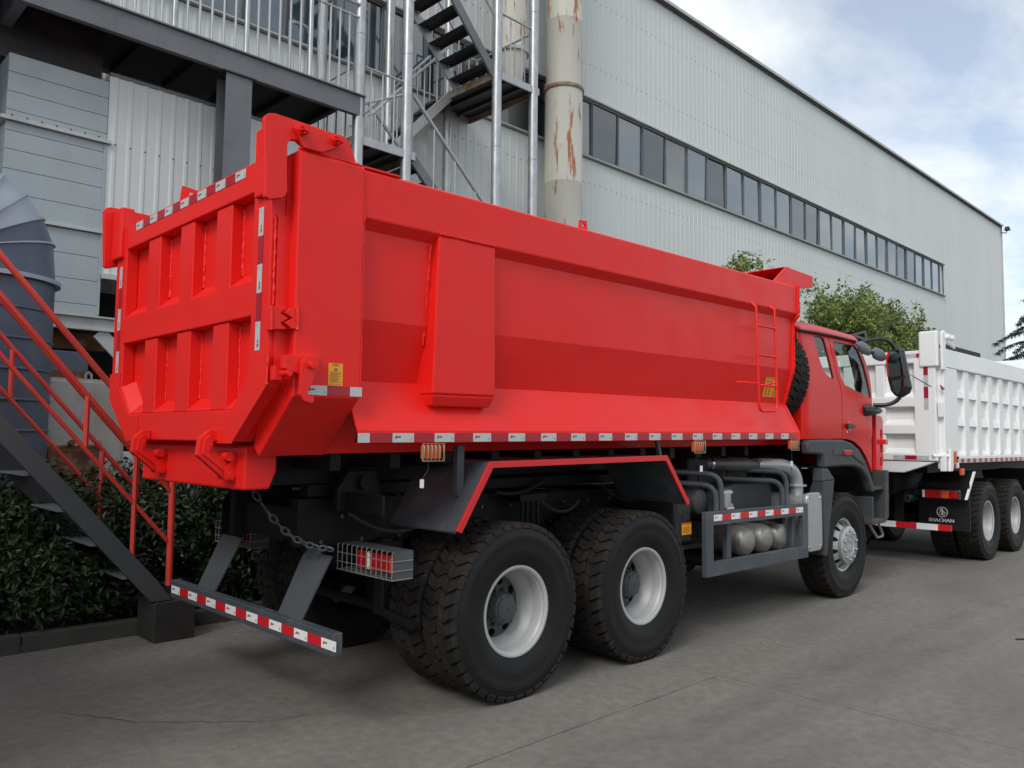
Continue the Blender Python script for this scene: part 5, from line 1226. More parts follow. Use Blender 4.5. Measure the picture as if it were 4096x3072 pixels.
MB().plate([(7.90, 8.075), (7.90, 8.10), (8.0, 8.135), (8.05, 8.135), (8.05, 8.075)], XA, XW + .06, 'x').build('window_sill', 'flashing', FB)
MB().plate([(7.93, 9.50), (7.93, 9.47), (8.05, 9.45), (8.05, 9.50)], XA, XW + .04, 'x').build('window_head', 'flashing', FB)
WPITCH = .9725
fx0 = 10.21
fr_me = MB().plate([(0, 8.137), (WPITCH - .006, 8.137), (WPITCH - .006, 9.449), (0, 9.449)], 7.985, 8.05, 'y', [[(.018, 8.165), (.018, 9.415), (WPITCH - .024, 9.415), (WPITCH - .024, 8.165)]]).mesh('window', 'window_frame')
pn_me = MB().box(.014, WPITCH - .020, 8.025, 8.032, 8.16, 9.42).mesh('pane', 'window_pane')
pn_dark = pn_me.copy(); pn_dark.materials[0] = MATS['pane_dark']; pn_pale = pn_me.copy(); pn_pale.materials[0] = MATS['pane_pale']
k0 = int((XA - fx0) / WPITCH); k1 = int((XW - fx0) / WPITCH)
rr = random.Random(3)
for k in range(k0, k1 + 1):
    x = fx0 + k * WPITCH
    if x + WPITCH > XW + .3: continue
    dyo = .016 if k % 2 else 0
    w = obj('window', fr_me, FB, (x, dyo, 0))
    ctr = Vector((WPITCH / 2, 8.03, 8.8)); pr = Matrix.Translation(ctr) @ Matrix.Rotation(rr.uniform(-.006, .006), 4, 'Z') @ Matrix.Rotation(rr.uniform(-.012, .012), 4, 'X') @ Matrix.Translation(-ctr)
    obj('pane', rr.choice((pn_me, pn_me, pn_dark) if k < 6 else (pn_me, pn_me, pn_me, pn_pale, pn_dark)) if k != 3 else pn_pale, w, (x, dyo, 0), pr)
# fixing screws in rows
sc = MB()
for z in (3.1, 4.6, 6.0, 7.5, 10.3, 11.9):
    for i in range(int((30 - XA) / PX)):
        x = XA + .1 + i * PX
        if z > 9 and x < 4: continue
        sc.add([(x - .012, 7.995, z - .012), (x + .012, 7.995, z - .012), (x + .012, 7.995, z + .012), (x - .012, 7.995, z + .012)], [(0, 1, 2, 3)])
so_ = sc.build('fixing_screws', 'screw', FB); so_['kind'] = 'stuff'
# downpipe-like expansion seam and flood lamp at the far corner
FL = thing('flood_lamp', 'small dark flood lamp on a bracket at the far top corner of the hall', 'lamp', (43.1, 7.9, 12.6))
MB().tube([(42.7, 7.93, 12.58), (43.3, 7.85, 12.62), (43.45, 7.8, 12.82)], .025, 6).build('bracket', 'gutter_dark', FL, smooth=True)
MB().hull8([(43.32, 7.7, 12.80), (43.62, 7.7, 12.80), (43.62, 7.95, 12.80), (43.32, 7.95, 12.80)], [(43.38, 7.74, 13.0), (43.56, 7.74, 13.0), (43.56, 7.9, 13.0), (43.38, 7.9, 13.0)]).build('lamp_head', 'roof_dark', FL, bev=.02)

# ------------------------------------------------------------------ chimney pipes
C1 = thing('chimney_pipe', 'tall cream painted chimney pipe with long rust streaks beside the stair tower', 'chimney', (8.65, 7.48, 0))
MB().lathe([(.40, 0), (.40, 4.55), (.405, 4.57), (.40, 4.59), (.40, 7.0), (.404, 7.01), (.40, 7.02), (.40, 9.0)], o=(8.65, 7.48, 0), ax='z', seg=40).build('lower_pipe', 'chimney_paint', C1, smooth=True)
MB().lathe([(.40, 9.0), (.43, 9.0), (.435, 9.03), (.43, 9.07), (.39, 9.07)], o=(8.65, 7.48, 0), ax='z', seg=40).build('pipe_flange', 'rusty_edge', C1, smooth=True, angle=30)
MB().lathe([(.385, 9.06), (.385, 10.5), (.389, 10.51), (.385, 10.52), (.385, 15.5)], o=(8.65, 7.48, 0), ax='z', seg=40).build('upper_pipe', 'chimney_paint', C1, smooth=True)
C2 = thing('chimney_pipe', 'narrower rusty cream pipe ending in a hanging cone behind the stair landing', 'chimney', (7.13, 7.5, 8.6))
MB().lathe([(.14, 8.55), (.30, 9.30)], o=(7.13, 7.5, 0), ax='z', seg=32).build('cone', 'chimney_paint', C2, smooth=True)
MB().lathe([(.30, 9.30), (.34, 9.30), (.345, 9.33), (.34, 9.36), (.29, 9.36)], o=(7.13, 7.5, 0), ax='z', seg=32).build('cone_flange', 'flashing', C2, smooth=True, angle=30)
MB().lathe([(.29, 9.36), (.29, 14.0)], o=(7.13, 7.5, 0), ax='z', seg=32).build('pipe', 'chimney_paint', C2, smooth=True)

# ------------------------------------------------------------------ steel stair tower
ST = thing('stair_tower', 'galvanised pipe stair tower with grey steel flights against the hall wall', 'staircase', (4.6, 6.9, 0))
YN = 6.1
def pipe(parent, name, pts, r=.02, m='galv_paint', seg=8): return MB().tube(pts, r, seg).build(name, m, parent, smooth=True)
POST = MB().tube([(0, 0, 0), (0, 0, 14)], .083, 20).mesh('post', 'galvanised', smooth=True)
for x, y in ((2.66, YN), (3.53, YN), (5.42, YN), (6.31, YN), (3.0, 7.75), (4.35, 7.75), (5.7, 7.75)):
    obj('post', POST, ST, (x, y, 0))
    if y == YN:
        for z in (5.55, 7.55) if x < 4 else (6.6, 9.3):
            MB().lathe([(.0835, z), (.088, z + .005), (.088, z + .03), (.0835, z + .035)], o=(x, y, 0), ax='z', seg=20).build('pipe_collar', 'galvanised', ST, smooth=True)
def landing(x0, x1, y0, y1, z):
    L_ = empty('landing', ((x0 + x1) / 2, (y0 + y1) / 2, z), ST)
    MB().box(x0, x1, y0, y1, z, z + .008).build('deck_plate', 'steel_dark', L_)
    for (a, b, c, d, m_) in ((x0, x1, y0 - .03, y0, 'galv_paint'), (x0, x1, y1, y1 + .03, 'galv_paint')):
        MB().box(a, b, c, d, z - .115, z + .012).build('edge_channel', m_, L_, bev=.004)
    for x in (x0, x1 - .03):
        MB().box(x, x + .03, y0 + .001, y1 - .001, z - .115, z - .0005).build('edge_channel', 'rusty_edge', L_, bev=.004)
    for k in range(1, 3):
        x = x0 + (x1 - x0) * k / 3
        MB().box(x, x + .05, y0 + .001, y1 - .001, z - .06, z - .001).build('deck_joist', 'steel_dark', L_)
    return L_
landing(5.36, 6.42, 6.08, 7.93, 7.925)
landing(2.60, 3.68, 6.08, 7.93, 6.03)
def rail_run(pts, h, parent, r=.02, nb=4, ends=True):
    """top rail over a base line with balusters"""
    a, b = Vector(pts[0]), Vector(pts[1]); up = Vector((0, 0, h))
    pipe(parent, 'handrail', [a + up, b + up], r)
    for i in range(nb + 1):
        p = a.lerp(b, i / nb); pipe(parent, 'baluster', [p, p + up], .013, seg=6)
def flight(xb, zb, xt, zt, y0, y1, n, parent, under=True):
    F_ = empty('flight', (xb, (y0 + y1) / 2, zb), parent)
    for y in (y0, y1):
        MB().bar((xb, y, zb), (xt, y, zt), .045, .16).build('stringer', 'galv_paint' if y == y1 else 'steel_grey', F_, bev=.004)
    dx_ = (xt - xb) / n; dz = (zt - zb) / n; s_ = 1 if dx_ > 0 else -1
    for i in range(n):
        x = xb + dx_ * (i + .6); z = zb + dz * (i + .6)
        MB().box(min(x - .13, x + .13), max(x - .13, x + .13), min(y0, y1) + .025, max(y0, y1) - .025, z, z + .006).box(x - s_ * .13 - .004, x - s_ * .13 + .004, min(y0, y1) + .025, max(y0, y1) - .025, z - .035, z - .0005).build('tread', 'steel_dark', F_)
    return F_
flight(5.40, 7.86, 3.55, 9.83, 6.13, 7.08, 8, ST)                 # upper flight rising to the left
flight(3.66, 6.02, 5.38, 7.86, 7.90, 7.32, 8, ST)                 # wall-side flight rising to the right
flight(5.40, 4.35, 3.68, 5.97, 6.13, 7.08, 7, ST)                 # lower flight on the near side
flight(3.66, 2.3, 5.38, 4.2, 7.90, 7.32, 8, ST)
# handrails
rail_run([(5.45, 6.10, 7.93), (6.30, 6.10, 7.93)], 1.07, ST, .018, 3)
rail_run([(6.38, 6.14, 7.93), (6.38, 7.70, 7.93)], 1.07, ST, .018, 6)
rail_run([(6.38, 7.72, 7.93), (5.40, 7.72, 7.93)], 1.07, ST, .018, 5)
rail_run([(2.66, 6.10, 6.04), (3.50, 6.10, 6.04)], 1.07, ST, .018, 4)
rail_run([(2.64, 6.14, 6.04), (2.64, 7.70, 6.04)], 1.07, ST, .018, 6)
rail_run([(3.66, 7.32, 6.02), (5.38, 7.32, 7.86)], .95, ST, .024, 6)
rail_run([(3.66, 7.90, 6.02), (5.38, 7.90, 7.86)], .95, ST, .024, 6)
rail_run([(3.64, 6.10, 5.97), (5.40, 6.10, 4.35)], 1.0, ST, .03, 4)
rail_run([(3.64, 7.10, 5.97), (5.40, 7.10, 4.35)], 1.0, ST, .03, 4)
rail_run([(5.40, 7.10, 7.92), (3.55, 7.10, 9.85)], .95, ST, .02, 6)
rail_run([(5.40, 6.12, 7.92), (3.55, 6.12, 9.85)], .95, ST, .02, 6)
pipe(ST, 'brace', [(3.53, YN + .02, 6.95), (2.75, YN + .05, 6.55)], .02)

# ------------------------------------------------------------------ walkway at first floor
WK = thing('steel_walkway', 'dark grey steel walkway with pipe railing running along the hall above the equipment', 'walkway', (0, 7, 0))
def ibeam(parent, name, x0, x1, y, z0, z1, m='steel_grey', w=.16, axis='x', tf=.018):
    b = MB(); h = w / 2
    pr = [(-h, z0), (h, z0), (h, z0 + tf), (.008, z0 + tf), (.008, z1 - tf), (h, z1 - tf), (h, z1), (-h, z1), (-h, z1 - tf), (-.008, z1 - tf), (-.008, z0 + tf), (-h, z0 + tf)]
    if axis == 'x': b.plate([(y + p, q) for p, q in pr], x0, x1, 'x')
    else: b.plate([(y + p, q) for p, q in pr], x0, x1, 'y')
    return b.build(name, m, parent)
MB().box(-8, 2.72, 6.02, 6.10, 6.315, 6.60).box(-8, 2.72, 5.985, 6.12, 6.601, 6.625).build('edge_beam', 'steel_grey', WK, bev=.004)
ibeam(WK, 'wall_beam', -8, 2.68, 7.84, 6.60, 6.70, 'steel_grey', .16)
MB().box(-8, 2.70, 6.121, 7.92, 6.605, 6.615).build('deck_plate', 'steel_dark', WK)
for i in range(16):
    x = -7.8 + i * .69
    ibeam(WK, 'joist', 6.101, 7.75, x, 6.53, 6.604, 'steel_dark', .06, 'y', .008)
# column under the walkway (H section) with cap plate
MB().plate([(.63, 6.02), (.98, 6.02), (.98, 6.035), (.812, 6.035), (.812, 6.285), (.98, 6.285), (.98, 6.30), (.63, 6.30), (.63, 6.285), (.798, 6.285), (.798, 6.035), (.63, 6.035)], 0, 6.295, 'z').build('column', 'steel_grey', WK)
MB().box(.58, 1.03, 5.99, 6.33, 6.296, 6.314).build('cap_plate', 'steel_dark', WK)
MB().plate([(-3.4, 6.02), (-3.05, 6.02), (-3.05, 6.035), (-3.218, 6.035), (-3.218, 6.285), (-3.05, 6.285), (-3.05, 6.30), (-3.4, 6.30), (-3.4, 6.285), (-3.232, 6.285), (-3.232, 6.035), (-3.4, 6.035)], 0, 6.295, 'z').build('column', 'steel_grey', WK)
MB().box(-1.72, -1.60, 6.101, 7.75, 6.30, 6.60).build('cross_beam', 'steel_grey', WK)
BAL = MB().tube([(0, 0, 0), (0, 0, 1.18)], .016, 6).mesh('baluster', 'galv_paint', smooth=True)
x = 2.60; k = 0
while x > -7.5:
    if k % 6 == 5: MB().tube([(x, 6.05, 6.626), (x, 6.05, 7.98)], .035, 10).build('rail_post', 'galvanised', WK, smooth=True)
    else: obj('baluster', BAL, WK, (x, 6.05, 6.626))
    x -= .155; k += 1
pipe(WK, 'handrail', [(-7.9, 6.05, 7.98), (2.60, 6.05, 7.98)] + bez((2.60, 6.05, 7.98), (2.80, 6.05, 7.98), (2.80, 6.2, 7.98), 4)[1:] + [(2.80, 6.32, 7.98)], .027)
pipe(WK, 'mid_rail', [(-7.9, 6.05, 7.78), (2.66, 6.05, 7.78)], .018)
pipe(WK, 'grab_hoop', [(1.85, 6.12, 6.63), (1.85, 6.12, 7.25)] + bez((1.85, 6.12, 7.25), (1.85, 6.12, 7.36), (1.75, 6.12, 7.36), 4) + [(1.62, 6.12, 7.36), (1.55, 6.12, 7.33), (1.55, 6.12, 6.63)], .028)

# ------------------------------------------------------------------ panelled equipment housing
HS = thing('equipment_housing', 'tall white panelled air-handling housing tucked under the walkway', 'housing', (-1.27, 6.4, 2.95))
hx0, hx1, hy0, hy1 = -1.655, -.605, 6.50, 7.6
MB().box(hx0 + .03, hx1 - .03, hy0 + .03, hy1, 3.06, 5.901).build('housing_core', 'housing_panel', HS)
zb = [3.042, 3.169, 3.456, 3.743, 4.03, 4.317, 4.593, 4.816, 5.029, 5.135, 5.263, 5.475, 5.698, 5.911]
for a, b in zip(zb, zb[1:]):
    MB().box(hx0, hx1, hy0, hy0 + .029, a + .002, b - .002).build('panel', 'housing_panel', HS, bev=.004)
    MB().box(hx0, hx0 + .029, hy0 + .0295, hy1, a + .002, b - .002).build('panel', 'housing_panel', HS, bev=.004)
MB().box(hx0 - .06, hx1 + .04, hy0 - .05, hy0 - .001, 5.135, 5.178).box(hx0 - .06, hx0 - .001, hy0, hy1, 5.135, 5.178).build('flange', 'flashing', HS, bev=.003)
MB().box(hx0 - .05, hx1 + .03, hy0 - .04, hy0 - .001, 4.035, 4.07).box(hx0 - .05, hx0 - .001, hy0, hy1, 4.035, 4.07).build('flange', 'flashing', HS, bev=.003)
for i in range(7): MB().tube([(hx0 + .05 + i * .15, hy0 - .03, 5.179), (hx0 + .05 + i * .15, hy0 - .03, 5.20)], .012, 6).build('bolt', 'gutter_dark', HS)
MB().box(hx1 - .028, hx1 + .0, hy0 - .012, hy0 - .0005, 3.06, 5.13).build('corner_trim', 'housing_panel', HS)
MB().box(-7.5, -.62, 6.75, 7.7, 5.95, 6.604).build('shade_block', 'steel_dark', HS)  # dark box added to stand in for the black shade under the deck
EF = thing('support_stand', 'white steel support frame with a rusty beam below the panelled housing', 'stand', (-.6, 6.5, 0))
ibeam(EF, 'front_beam', -3.2, 2.4, 6.5, 2.87, 3.04, 'flashing', .12)
MB().box(-3.2, -.45, 6.75, 6.9, 2.66, 2.86).build('rusty_beam', 'rust', EF)
MB().bar((-.60, 6.5, 2.86), (-.1, 6.5, 2.36), .05, .16).build('brace', 'flashing', EF)
for x in (-2.9, .55): MB().box(x, x + .12, 6.44, 6.56, 0, 2.869).build('leg', 'flashing', EF)
MB().box(-.78, 2.3, 7.2, 7.9, .0, 3.45).build('opening_shade', 'hole_black', FB)  # solid black box, the shade inside the opening put into its colour
SCW = thing('cladding_screen', 'pale ribbed sheet screen under the walkway beside the panelled housing', 'screen', (1, 6.5, 3.5))
scr = corrug(-.60, 2.45, 3.56, 5.985, 'sheet', 6.50, .174, SCW)
MB().box(-.60, 2.45, 6.44, 6.56, 3.50, 3.559).build('bottom_trim', 'flashing', SCW)
MB().box(-.60, 2.45, 6.49, 6.54, 5.986, 6.03).build('top_trim', 'steel_grey', SCW)
MB().box(-.60, 2.45, 6.515, 6.54, 3.56, 5.985).build('backing', 'wall_sheet', SCW)
sc2 = MB()
for z in (4.15, 5.15):
    for i in range(17):
        x = -.51 + i * .174; sc2.tube([(x, 6.50, z), (x, 6.488, z)], .011, 6)
q_ = sc2.build('fixing_screws', 'screw', SCW); q_['kind'] = 'stuff'
# box behind in the dark: small dim cabinet
DB = thing('control_cabinet', 'dull grey cabinet in the shade under the panelled housing', 'cabinet', (-1.2, 6.0, 1.9))
MB().box(-1.75, -.72, 6.4, 7.2, .1, 2.6).build('cabinet_body', 'duct_grey', DB, bev=.01)
MB().plate([(-1.45, 2.33), (-.83, 2.33), (-.93, 2.24), (-1.42, 2.24)], 5.86, 6.3, 'y').build('hopper_neck', 'rust', DB)
# ------------------------------------------------------------------ spiral duct
DU = thing('spiral_duct', 'large blue-grey ribbed ventilation duct with elbow at the left edge', 'duct', (-2.02, 5.3, 0))
dcx, dcy, dr = -2.03, 5.2, .60
pr = []
z = 0.0
while z < 3.05:
    pr += [(dr, z), (dr, z + .255), (dr + .012, z + .262), (dr + .012, z + .275), (dr, z + .282)]; z += .282
MB().lathe(pr + [(dr, 3.08)], o=(dcx, dcy, 0), ax='z', seg=44).build('ribbed_pipe', 'duct_grey', DU, smooth=True, angle=20)
MB().lathe([(dr, 3.08), (dr + .05, 3.08), (dr + .05, 3.12), (dr - .01, 3.12)], o=(dcx, dcy, 0), ax='z', seg=44).build('pipe_flange', 'duct_light', DU)
Rb = .42; prev = None
for k in range(6):
    a0, a1 = R(k * 15), R((k + 1) * 15)
    def ringp(a, g=0.0):
        c = Vector((dcx - Rb + Rb * math.cos(a), dcy, 3.12 + .12 + Rb * math.sin(a))); d = Vector((math.cos(a), 0, math.sin(a)))
        return [c + d * ((dr + g) * math.cos(t)) + Vector((0, 1, 0)) * ((dr + g) * math.sin(t)) for t in [2 * math.pi * j / 40 for j in range(40)]]
    A, B = ringp(a0), ringp(a1)
    if k == 0: A = [Vector((p.x, p.y, 3.12)) for p in A]
    MB().add(A + B, [(j, (j + 1) % 40, 40 + (j + 1) % 40, 40 + j) for j in range(40)]).build('elbow_segment', 'duct_light' if k > 1 else 'duct_grey', DU, smooth=True)
    e1, e2 = ringp(a1 - .012, .018), ringp(a1 + .012, .018)
    MB().add(B + e1 + e2, [(j, (j + 1) % 40, 40 + (j + 1) % 40, 40 + j) for j in range(40)] + [(40 + j, 40 + (j + 1) % 40, 80 + (j + 1) % 40, 80 + j) for j in range(40)]).build('elbow_rib', 'duct_light', DU, smooth=True)
MB().tube([(dcx - Rb, dcy, 3.24 + Rb), (dcx - Rb - 3, dcy, 3.24 + Rb)], dr, 40).build('horizontal_pipe', 'duct_light', DU, smooth=True, angle=30)
# ------------------------------------------------------------------ storage tank
TK = thing('storage_tank', 'stained white storage tank with a rusty manhole behind the red stair', 'tank', (-1.15, 5.5, 0))
tp = []
tcx, tcy = -1.18, 5.6
MB().plate([(tcx + p[0], p[1]) for p in rrect(-.50, .50, 1.02, 2.22, .26, 7)], 5.25, 7.0, 'y').build('tank_shell', 'tank_white', TK, smooth=True)
MB().plate([(tcx + p[0], p[1]) for p in rrect(-.47, .47, 1.05, 2.19, .24, 7)], 5.225, 5.249, 'y').build('tank_end', 'tank_white', TK, bev=.01)
MB().plate(rrect(-1.47, -.93, 1.20, 1.54, .04), 5.19, 5.2245, 'y').build('manhole_frame', 'rust', TK, bev=.01)
MB().box(-1.41, -.99, 5.165, 5.189, 1.24, 1.50).build('manhole_cover', 'rust', TK, bev=.01)
for x in (-1.45, -1.2, -.95): MB().tube([(x, 5.2, 1.56), (x, 5.15, 1.57)], .03, 8).build('clamp_bolt', 'rust', TK)
MB().tube([(-.92, 5.8, 2.2), (-.92, 5.8, 2.30), (-.89, 5.8, 2.33), (-.86, 5.8, 2.30), (-.86, 5.8, 2.2)], .012, 6).build('lifting_eye', 'flashing', TK, smooth=True)
for x in (-1.55, -.81): MB().box(x - .05, x + .05, 5.3, 5.4, .05, 1.06).build('tank_leg', 'tank_white', TK)
# white cabinet behind the hedge
WCB = thing('utility_cabinet', 'small white metal utility cabinet with grey doors half hidden by the hedge', 'cabinet', (-.15, 5.7, 0))
MB().box(-.60, .42, 5.5, 6.1, .20, 1.46).build('cabinet_body', 'white_paint', WCB, bev=.01)
for a, b in ((-.585, -.335), (-.325, .04), (.05, .40)): MB().box(a, b, 5.488, 5.4995, .88, 1.42).build('cabinet_door', 'white_paint', WCB, bev=.004)
MB().box(-.62, .44, 5.47, 6.1, .14, .199).build('plinth', 'kerb', WCB)

# ------------------------------------------------------------------ red access stair on the left
AS = thing('access_stair', 'steep grey steel stair with red pipe handrails leading up at the left', 'staircase', (-1.2, 3.35, .3))
def sx(z): return -1.12 - (z - .42) / 1.14
def sz(x): return .42 + (-1.12 - x) * 1.14
for y in (2.97, 3.77):
    a, b = Vector((-1.02, y, .30)), Vector((-4.6, y, sz(-4.6)))
    MB().plate([(-1.03, .325), (-1.19, .325), (-4.7, sz(-4.7) - .14), (-4.7, sz(-4.7) + .03), (-1.13, .47)], y - .025, y + .025, 'y').build('stringer', 'stair_steel', AS, bev=.004)
for i in range(11):
    z = .52 + i * .275; x = sx(z) - .02
    MB().box(x - .17, x + .04, 3.0, 3.74, z, z + .012).box(x + .034, x + .04, 3.0, 3.74, z - .05, z - .0005).build('tread', 'steel_grey', AS)
for y, tr in ((2.97, .024), (3.77, .022)):
    for h, r in ((1.13, tr), (.86, .020), (.45, .017)):
        e = -1.06 if h < 1 else -1.02
        MB().tube([(e, y, sz(e) + h - .02), (-4.6, y, sz(-4.6) + h)], r, 10).build('handrail', 'rail_red', AS, smooth=True)
    MB().tube([(-1.05, y, .44), (-1.05, y, sz(-1.05) + 1.12)], .027, 10).build('rail_post', 'rail_red', AS, smooth=True)
    for x in (-1.345, -1.72, -2.06, -2.40, -2.95, -3.5):
        lo_, hi_ = (0, .86) if x == -1.345 else ((.45, .86) if x in (-1.72, -2.06) else (0, 1.13))
        if y > 3 and x == -1.72: continue
        if y < 3 and x == -2.06: continue
        MB().tube([(x, y, sz(x) + lo_), (x, y, sz(x) + hi_)], .020, 8).build('rail_post', 'rail_red', AS, smooth=True)
FBk = tag(MB().box(-1.17, -.84, 2.925, 3.295, .001, .318).build('footing_block', 'footing_dark', None, bev=.01), 'dark square footing block under the foot of the red-railed stair', 'block')

# ------------------------------------------------------------------ small hut beyond the white truck
HT = thing('site_hut', 'low grey hut with a dark flat roof beyond the white truck', 'hut', (26.8, 5.8, 0))
MB().box(24.5, 27.5, 5.1, 7.0, 0, 4.72).build('wall', 'flashing', HT)
MB().box(24.2, 27.8, 4.95, 7.2, 4.72, 4.86).build('roof', 'roof_dark', HT)
# ------------------------------------------------------------------ vegetation
def leaf_cloud(name, matn, blobs, n, size, seed, flat=.3, shell=.55):
    """leaf-shaped faces spread through several lumpy volumes; blobs: (cx,cy,cz,rx,ry,rz)"""
    rg = random.Random(seed); v = []; f = []
    wts = [b[3] * b[4] * b[5] for b in blobs]
    for b in rg.choices(blobs, wts, k=n):
        while True:
            d = Vector((rg.gauss(0, 1), rg.gauss(0, 1), rg.gauss(0, 1)))
            if d.length > 1e-3: break
        d.normalize()
        rad = (shell + (1 - shell) * rg.random() ** .6) * (1 + .28 * noise.noise(d * 2.3 + Vector((seed, b[0], b[2]))))
        p = Vector((b[0] + d.x * b[3] * rad, b[1] + d.y * b[4] * rad, b[2] + d.z * b[5] * rad))
        nrm = (d * .5 + Vector((rg.gauss(0, .6), rg.gauss(0, .6), rg.gauss(0, .6) + .5))).normalized()
        t = nrm.orthogonal().normalized(); t = Matrix.Rotation(rg.uniform(0, 6.28), 3, nrm) @ t; w = nrm.cross(t)
        s = size * rg.uniform(.65, 1.3); k = len(v)
        v += [p - t * s * .5, p + w * s * .26 + nrm * s * .06, p + t * s * .55 - nrm * s * .08, p - w * s * .26 + nrm * s * .06]
        f += [(k, k + 1, k + 2), (k, k + 2, k + 3)]
    me = bpy.data.meshes.new(name); me.from_pydata([tuple(q) for q in v], [], f); me.materials.append(MATS[matn]); me.update()
    return me
def stems(name, base, tips, r0, matn='bark', seg=6, wob=.06):
    mb = MB(); rg = random.Random(hash(name) % 1000)
    for t in tips:
        a, b = Vector(base), Vector(t); pts = [a.lerp(b, i / 5) + (Vector((rg.uniform(-1, 1), rg.uniform(-1, 1), 0)) * wob if 0 < i < 5 else Vector()) for i in range(6)]
        mb.tube(pts, [r0 * (1 - .8 * i / 5) for i in range(6)], seg)
    return mb.mesh(name, matn, smooth=True)
# hedge shrubs: three kinds of bush copied along the bed
rg = random.Random(11)
variants = []
for k in range(3):
    bl = [(rg.uniform(-.45, .45), rg.uniform(-.3, .3), rg.uniform(.35, .95), rg.uniform(.30, .5), rg.uniform(.28, .45), rg.uniform(.26, .42)) for _ in range(11)] + [(0, 0, .55, .6, .45, .5)]
    bl += [(rg.uniform(-.5, .5), rg.uniform(-.4, .1), rg.uniform(.1, .3), .3, .3, .22) for _ in range(4)]
    fm = leaf_cloud('foliage', 'leaf_shrub', bl, 8500, .062, 20 + k, shell=.5)
    sm_ = stems('stems', (0, 0, 0), [(rg.uniform(-.4, .4), rg.uniform(-.3, .3), rg.uniform(.5, 1.0)) for _ in range(9)], .02)
    variants.append((fm, sm_))
SHR_L = 'dense dark green shrub in the hedge along the kerb behind the trucks'
spots = []
x = -5.2
while x < 22:
    spots.append((x + rg.uniform(-.1, .1), 4.05 + rg.uniform(-.15, .1), 1.0 + rg.uniform(-.1, .16)))
    if rg.random() < .75: spots.append((x + .4, 4.8 + rg.uniform(-.1, .2), 1.15 + rg.uniform(-.12, .15)))
    x += .82 if x < 4 else 1.15
for i, (x, y, s) in enumerate(spots):
    if -1.5 < x < -.2 and y > 4.4: s *= .92
    fm, sm_ = variants[i % 3]
    rt = Matrix.Rotation(rg.uniform(0, 6.28), 4, 'Z') @ Matrix.Diagonal((s, s, s * 1.08, 1))
    e = tag(obj('shrub', None, None, (x, y, .05)), SHR_L, 'shrub', 'hedge shrubs along the kerb')
    obj('foliage', fm, e, (x, y, .05), rt); obj('stems', sm_, e, (x, y, .05), rt)
# broadleaf trees between the hall and the trucks
def tree(x, y, h, r, seed, label, n=13000, size=.115):
    T_ = tag(empty('broadleaf_tree', (x, y, .05)), label, 'tree')
    rg = random.Random(seed); bl = []
    for i in range(26):
        a = rg.uniform(0, 6.28); rr_ = r * math.sqrt(rg.random()) * .85; zz = h - 2.6 + rg.random() * 2.1 - .35 * rr_ * rr_ / r
        bl.append((x + rr_ * math.cos(a), y + rr_ * math.sin(a) * .7, zz, rg.uniform(.3, .55), rg.uniform(.3, .5), rg.uniform(.28, .5)))
    for i in range(22):                        # upright leading shoots
        a = rg.uniform(0, 6.28); rr_ = r * math.sqrt(rg.random()) * .8; zz = h - .55 - .3 * rr_
        bl.append((x + rr_ * math.cos(a), y + rr_ * math.sin(a) * .7, zz, .11, .11, rg.uniform(.35, .6)))
    obj('crown', leaf_cloud('crown', 'leaf_tree', bl, n, size, seed, shell=.3), T_)
    mb = MB(); base = Vector((x, y, 0)); fork = Vector((x + rg.uniform(-.1, .1), y, h * .38))
    mb.tube([base, base.lerp(fork, .5) + Vector((.05, .03, 0)), fork], [.13, .11, .09], 10)
    for b in bl[:16]:
        tip = Vector(b[:3]); m_ = fork.lerp(tip, .5) + Vector((rg.uniform(-.15, .15), rg.uniform(-.15, .15), .12))
        mb.tube([fork, m_, tip], [.055, .032, .01], 6)
    mb.build('trunk', 'bark', T_, smooth=True)
tree(12.9, 5.6, 6.12, 1.5, 101, 'small leafy tree whose top shows behind the red truck canopy', 9000)
tree(17.0, 5.5, 6.3, 2.1, 102, 'leafy green tree directly behind the red cab roof')
tree(20.4, 5.6, 6.25, 2.3, 103, 'leafy green tree between the cab mirror and the white truck')
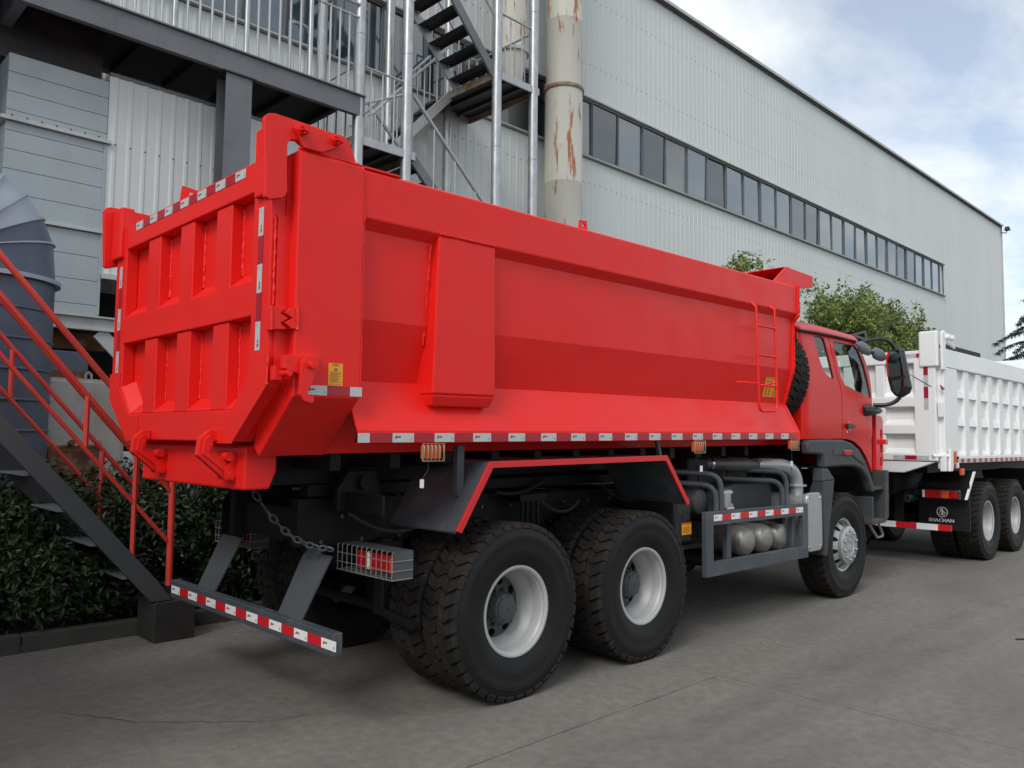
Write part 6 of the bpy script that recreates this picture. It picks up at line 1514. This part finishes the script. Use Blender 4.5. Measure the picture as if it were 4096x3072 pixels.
# cedar at the right edge
CD = tag(empty('cedar_tree', (32.5, 3.5, 0)), 'dark cedar with drooping boughs at the right edge beside the hall corner', 'tree')
mb = MB(); mb.tube([(32.5, 3.5, 0), (32.5, 3.5, 4), (32.5, 3.5, 8.6)], [.22, .16, .03], 10); mb.build('trunk', 'bark', CD, smooth=True)
rgc = random.Random(5); v = []; f = []; br = MB()
for k in range(60):
    z = 3.6 + 4.7 * (k / 60) ** .9; a = k * 2.4 + rgc.uniform(-.4, .4); L_ = (8.8 - z) * .62 * rgc.uniform(.75, 1.15) + .25
    if L_ < .2: continue
    tip = Vector((32.5 + L_ * math.cos(a), 3.5 + L_ * math.sin(a), z - .05 - .12 * L_))
    p0 = Vector((32.5, 3.5, z)); md = p0.lerp(tip, .55) + Vector((0, 0, .18 * L_)); crv = bez(p0, md + Vector((0, 0, .1 * L_)), tip, 12)
    br.tube(crv, [.035 * (1 - i / 14) for i in range(13)], 5)
    for i in range(2, 13):
        for _ in range(34):
            p = crv[i] + Vector((rgc.gauss(0, .05), rgc.gauss(0, .05), 0)) + Vector((math.sin(a), -math.cos(a), 0)) * rgc.uniform(-1, 1) * .28 * (1 - i / 16)
            ln = rgc.uniform(.10, .26); d = Vector((rgc.gauss(0, .45), rgc.gauss(0, .45), -.8)).normalized(); w = d.orthogonal().normalized() * .02
            kk = len(v); v += [p - w, p + w, p + d * ln]; f.append((kk, kk + 1, kk + 2))
br.build('boughs', 'bark', CD, smooth=True)
me = bpy.data.meshes.new('needles'); me.from_pydata([tuple(q) for q in v], [], f); me.materials.append(MATS['leaf_cedar']); obj('needles', me, CD)

# ------------------------------------------------------------------ litter
lit = MB(); rgl = random.Random(9)
def chip(x, y, s):
    a = rgl.uniform(0, 6.28); c, s_ = math.cos(a) * s, math.sin(a) * s
    lit.add([(x - c, y - s_, .004), (x + s_ * .5, y - c * .5, .004 + s * .3), (x + c, y + s_, .006), (x - s_ * .5, y + c * .5, .004 + s * .2)], [(0, 1, 2), (0, 2, 3)])
for _ in range(60): chip(rgl.uniform(-4, 2), rgl.uniform(2.75, 3.28), rgl.uniform(.008, .024))
for _ in range(150): chip(rgl.uniform(-3, 8), rgl.uniform(-3.2, 2.8), rgl.uniform(.002, .008))
for p in ((2.35, -.42), (2.5, -.35), (2.62, -.40), (2.48, -.52)): chip(p[0], p[1], .016)
lo_ = lit.build('leaf_litter', 'debris', None); lo_['kind'] = 'stuff'; lo_['label'] = 'scattered dry leaves and paper scraps on the concrete'; lo_['category'] = 'litter'
tag(MB().tube([(4.25, -1.72, .006), (4.35, -1.80, .006), (4.6, -2.02, .006), (4.72, -2.10, .006)], .008, 6).build('loose_cable', 'cable', None, smooth=True), 'short black cable lying on the open concrete', 'cable')
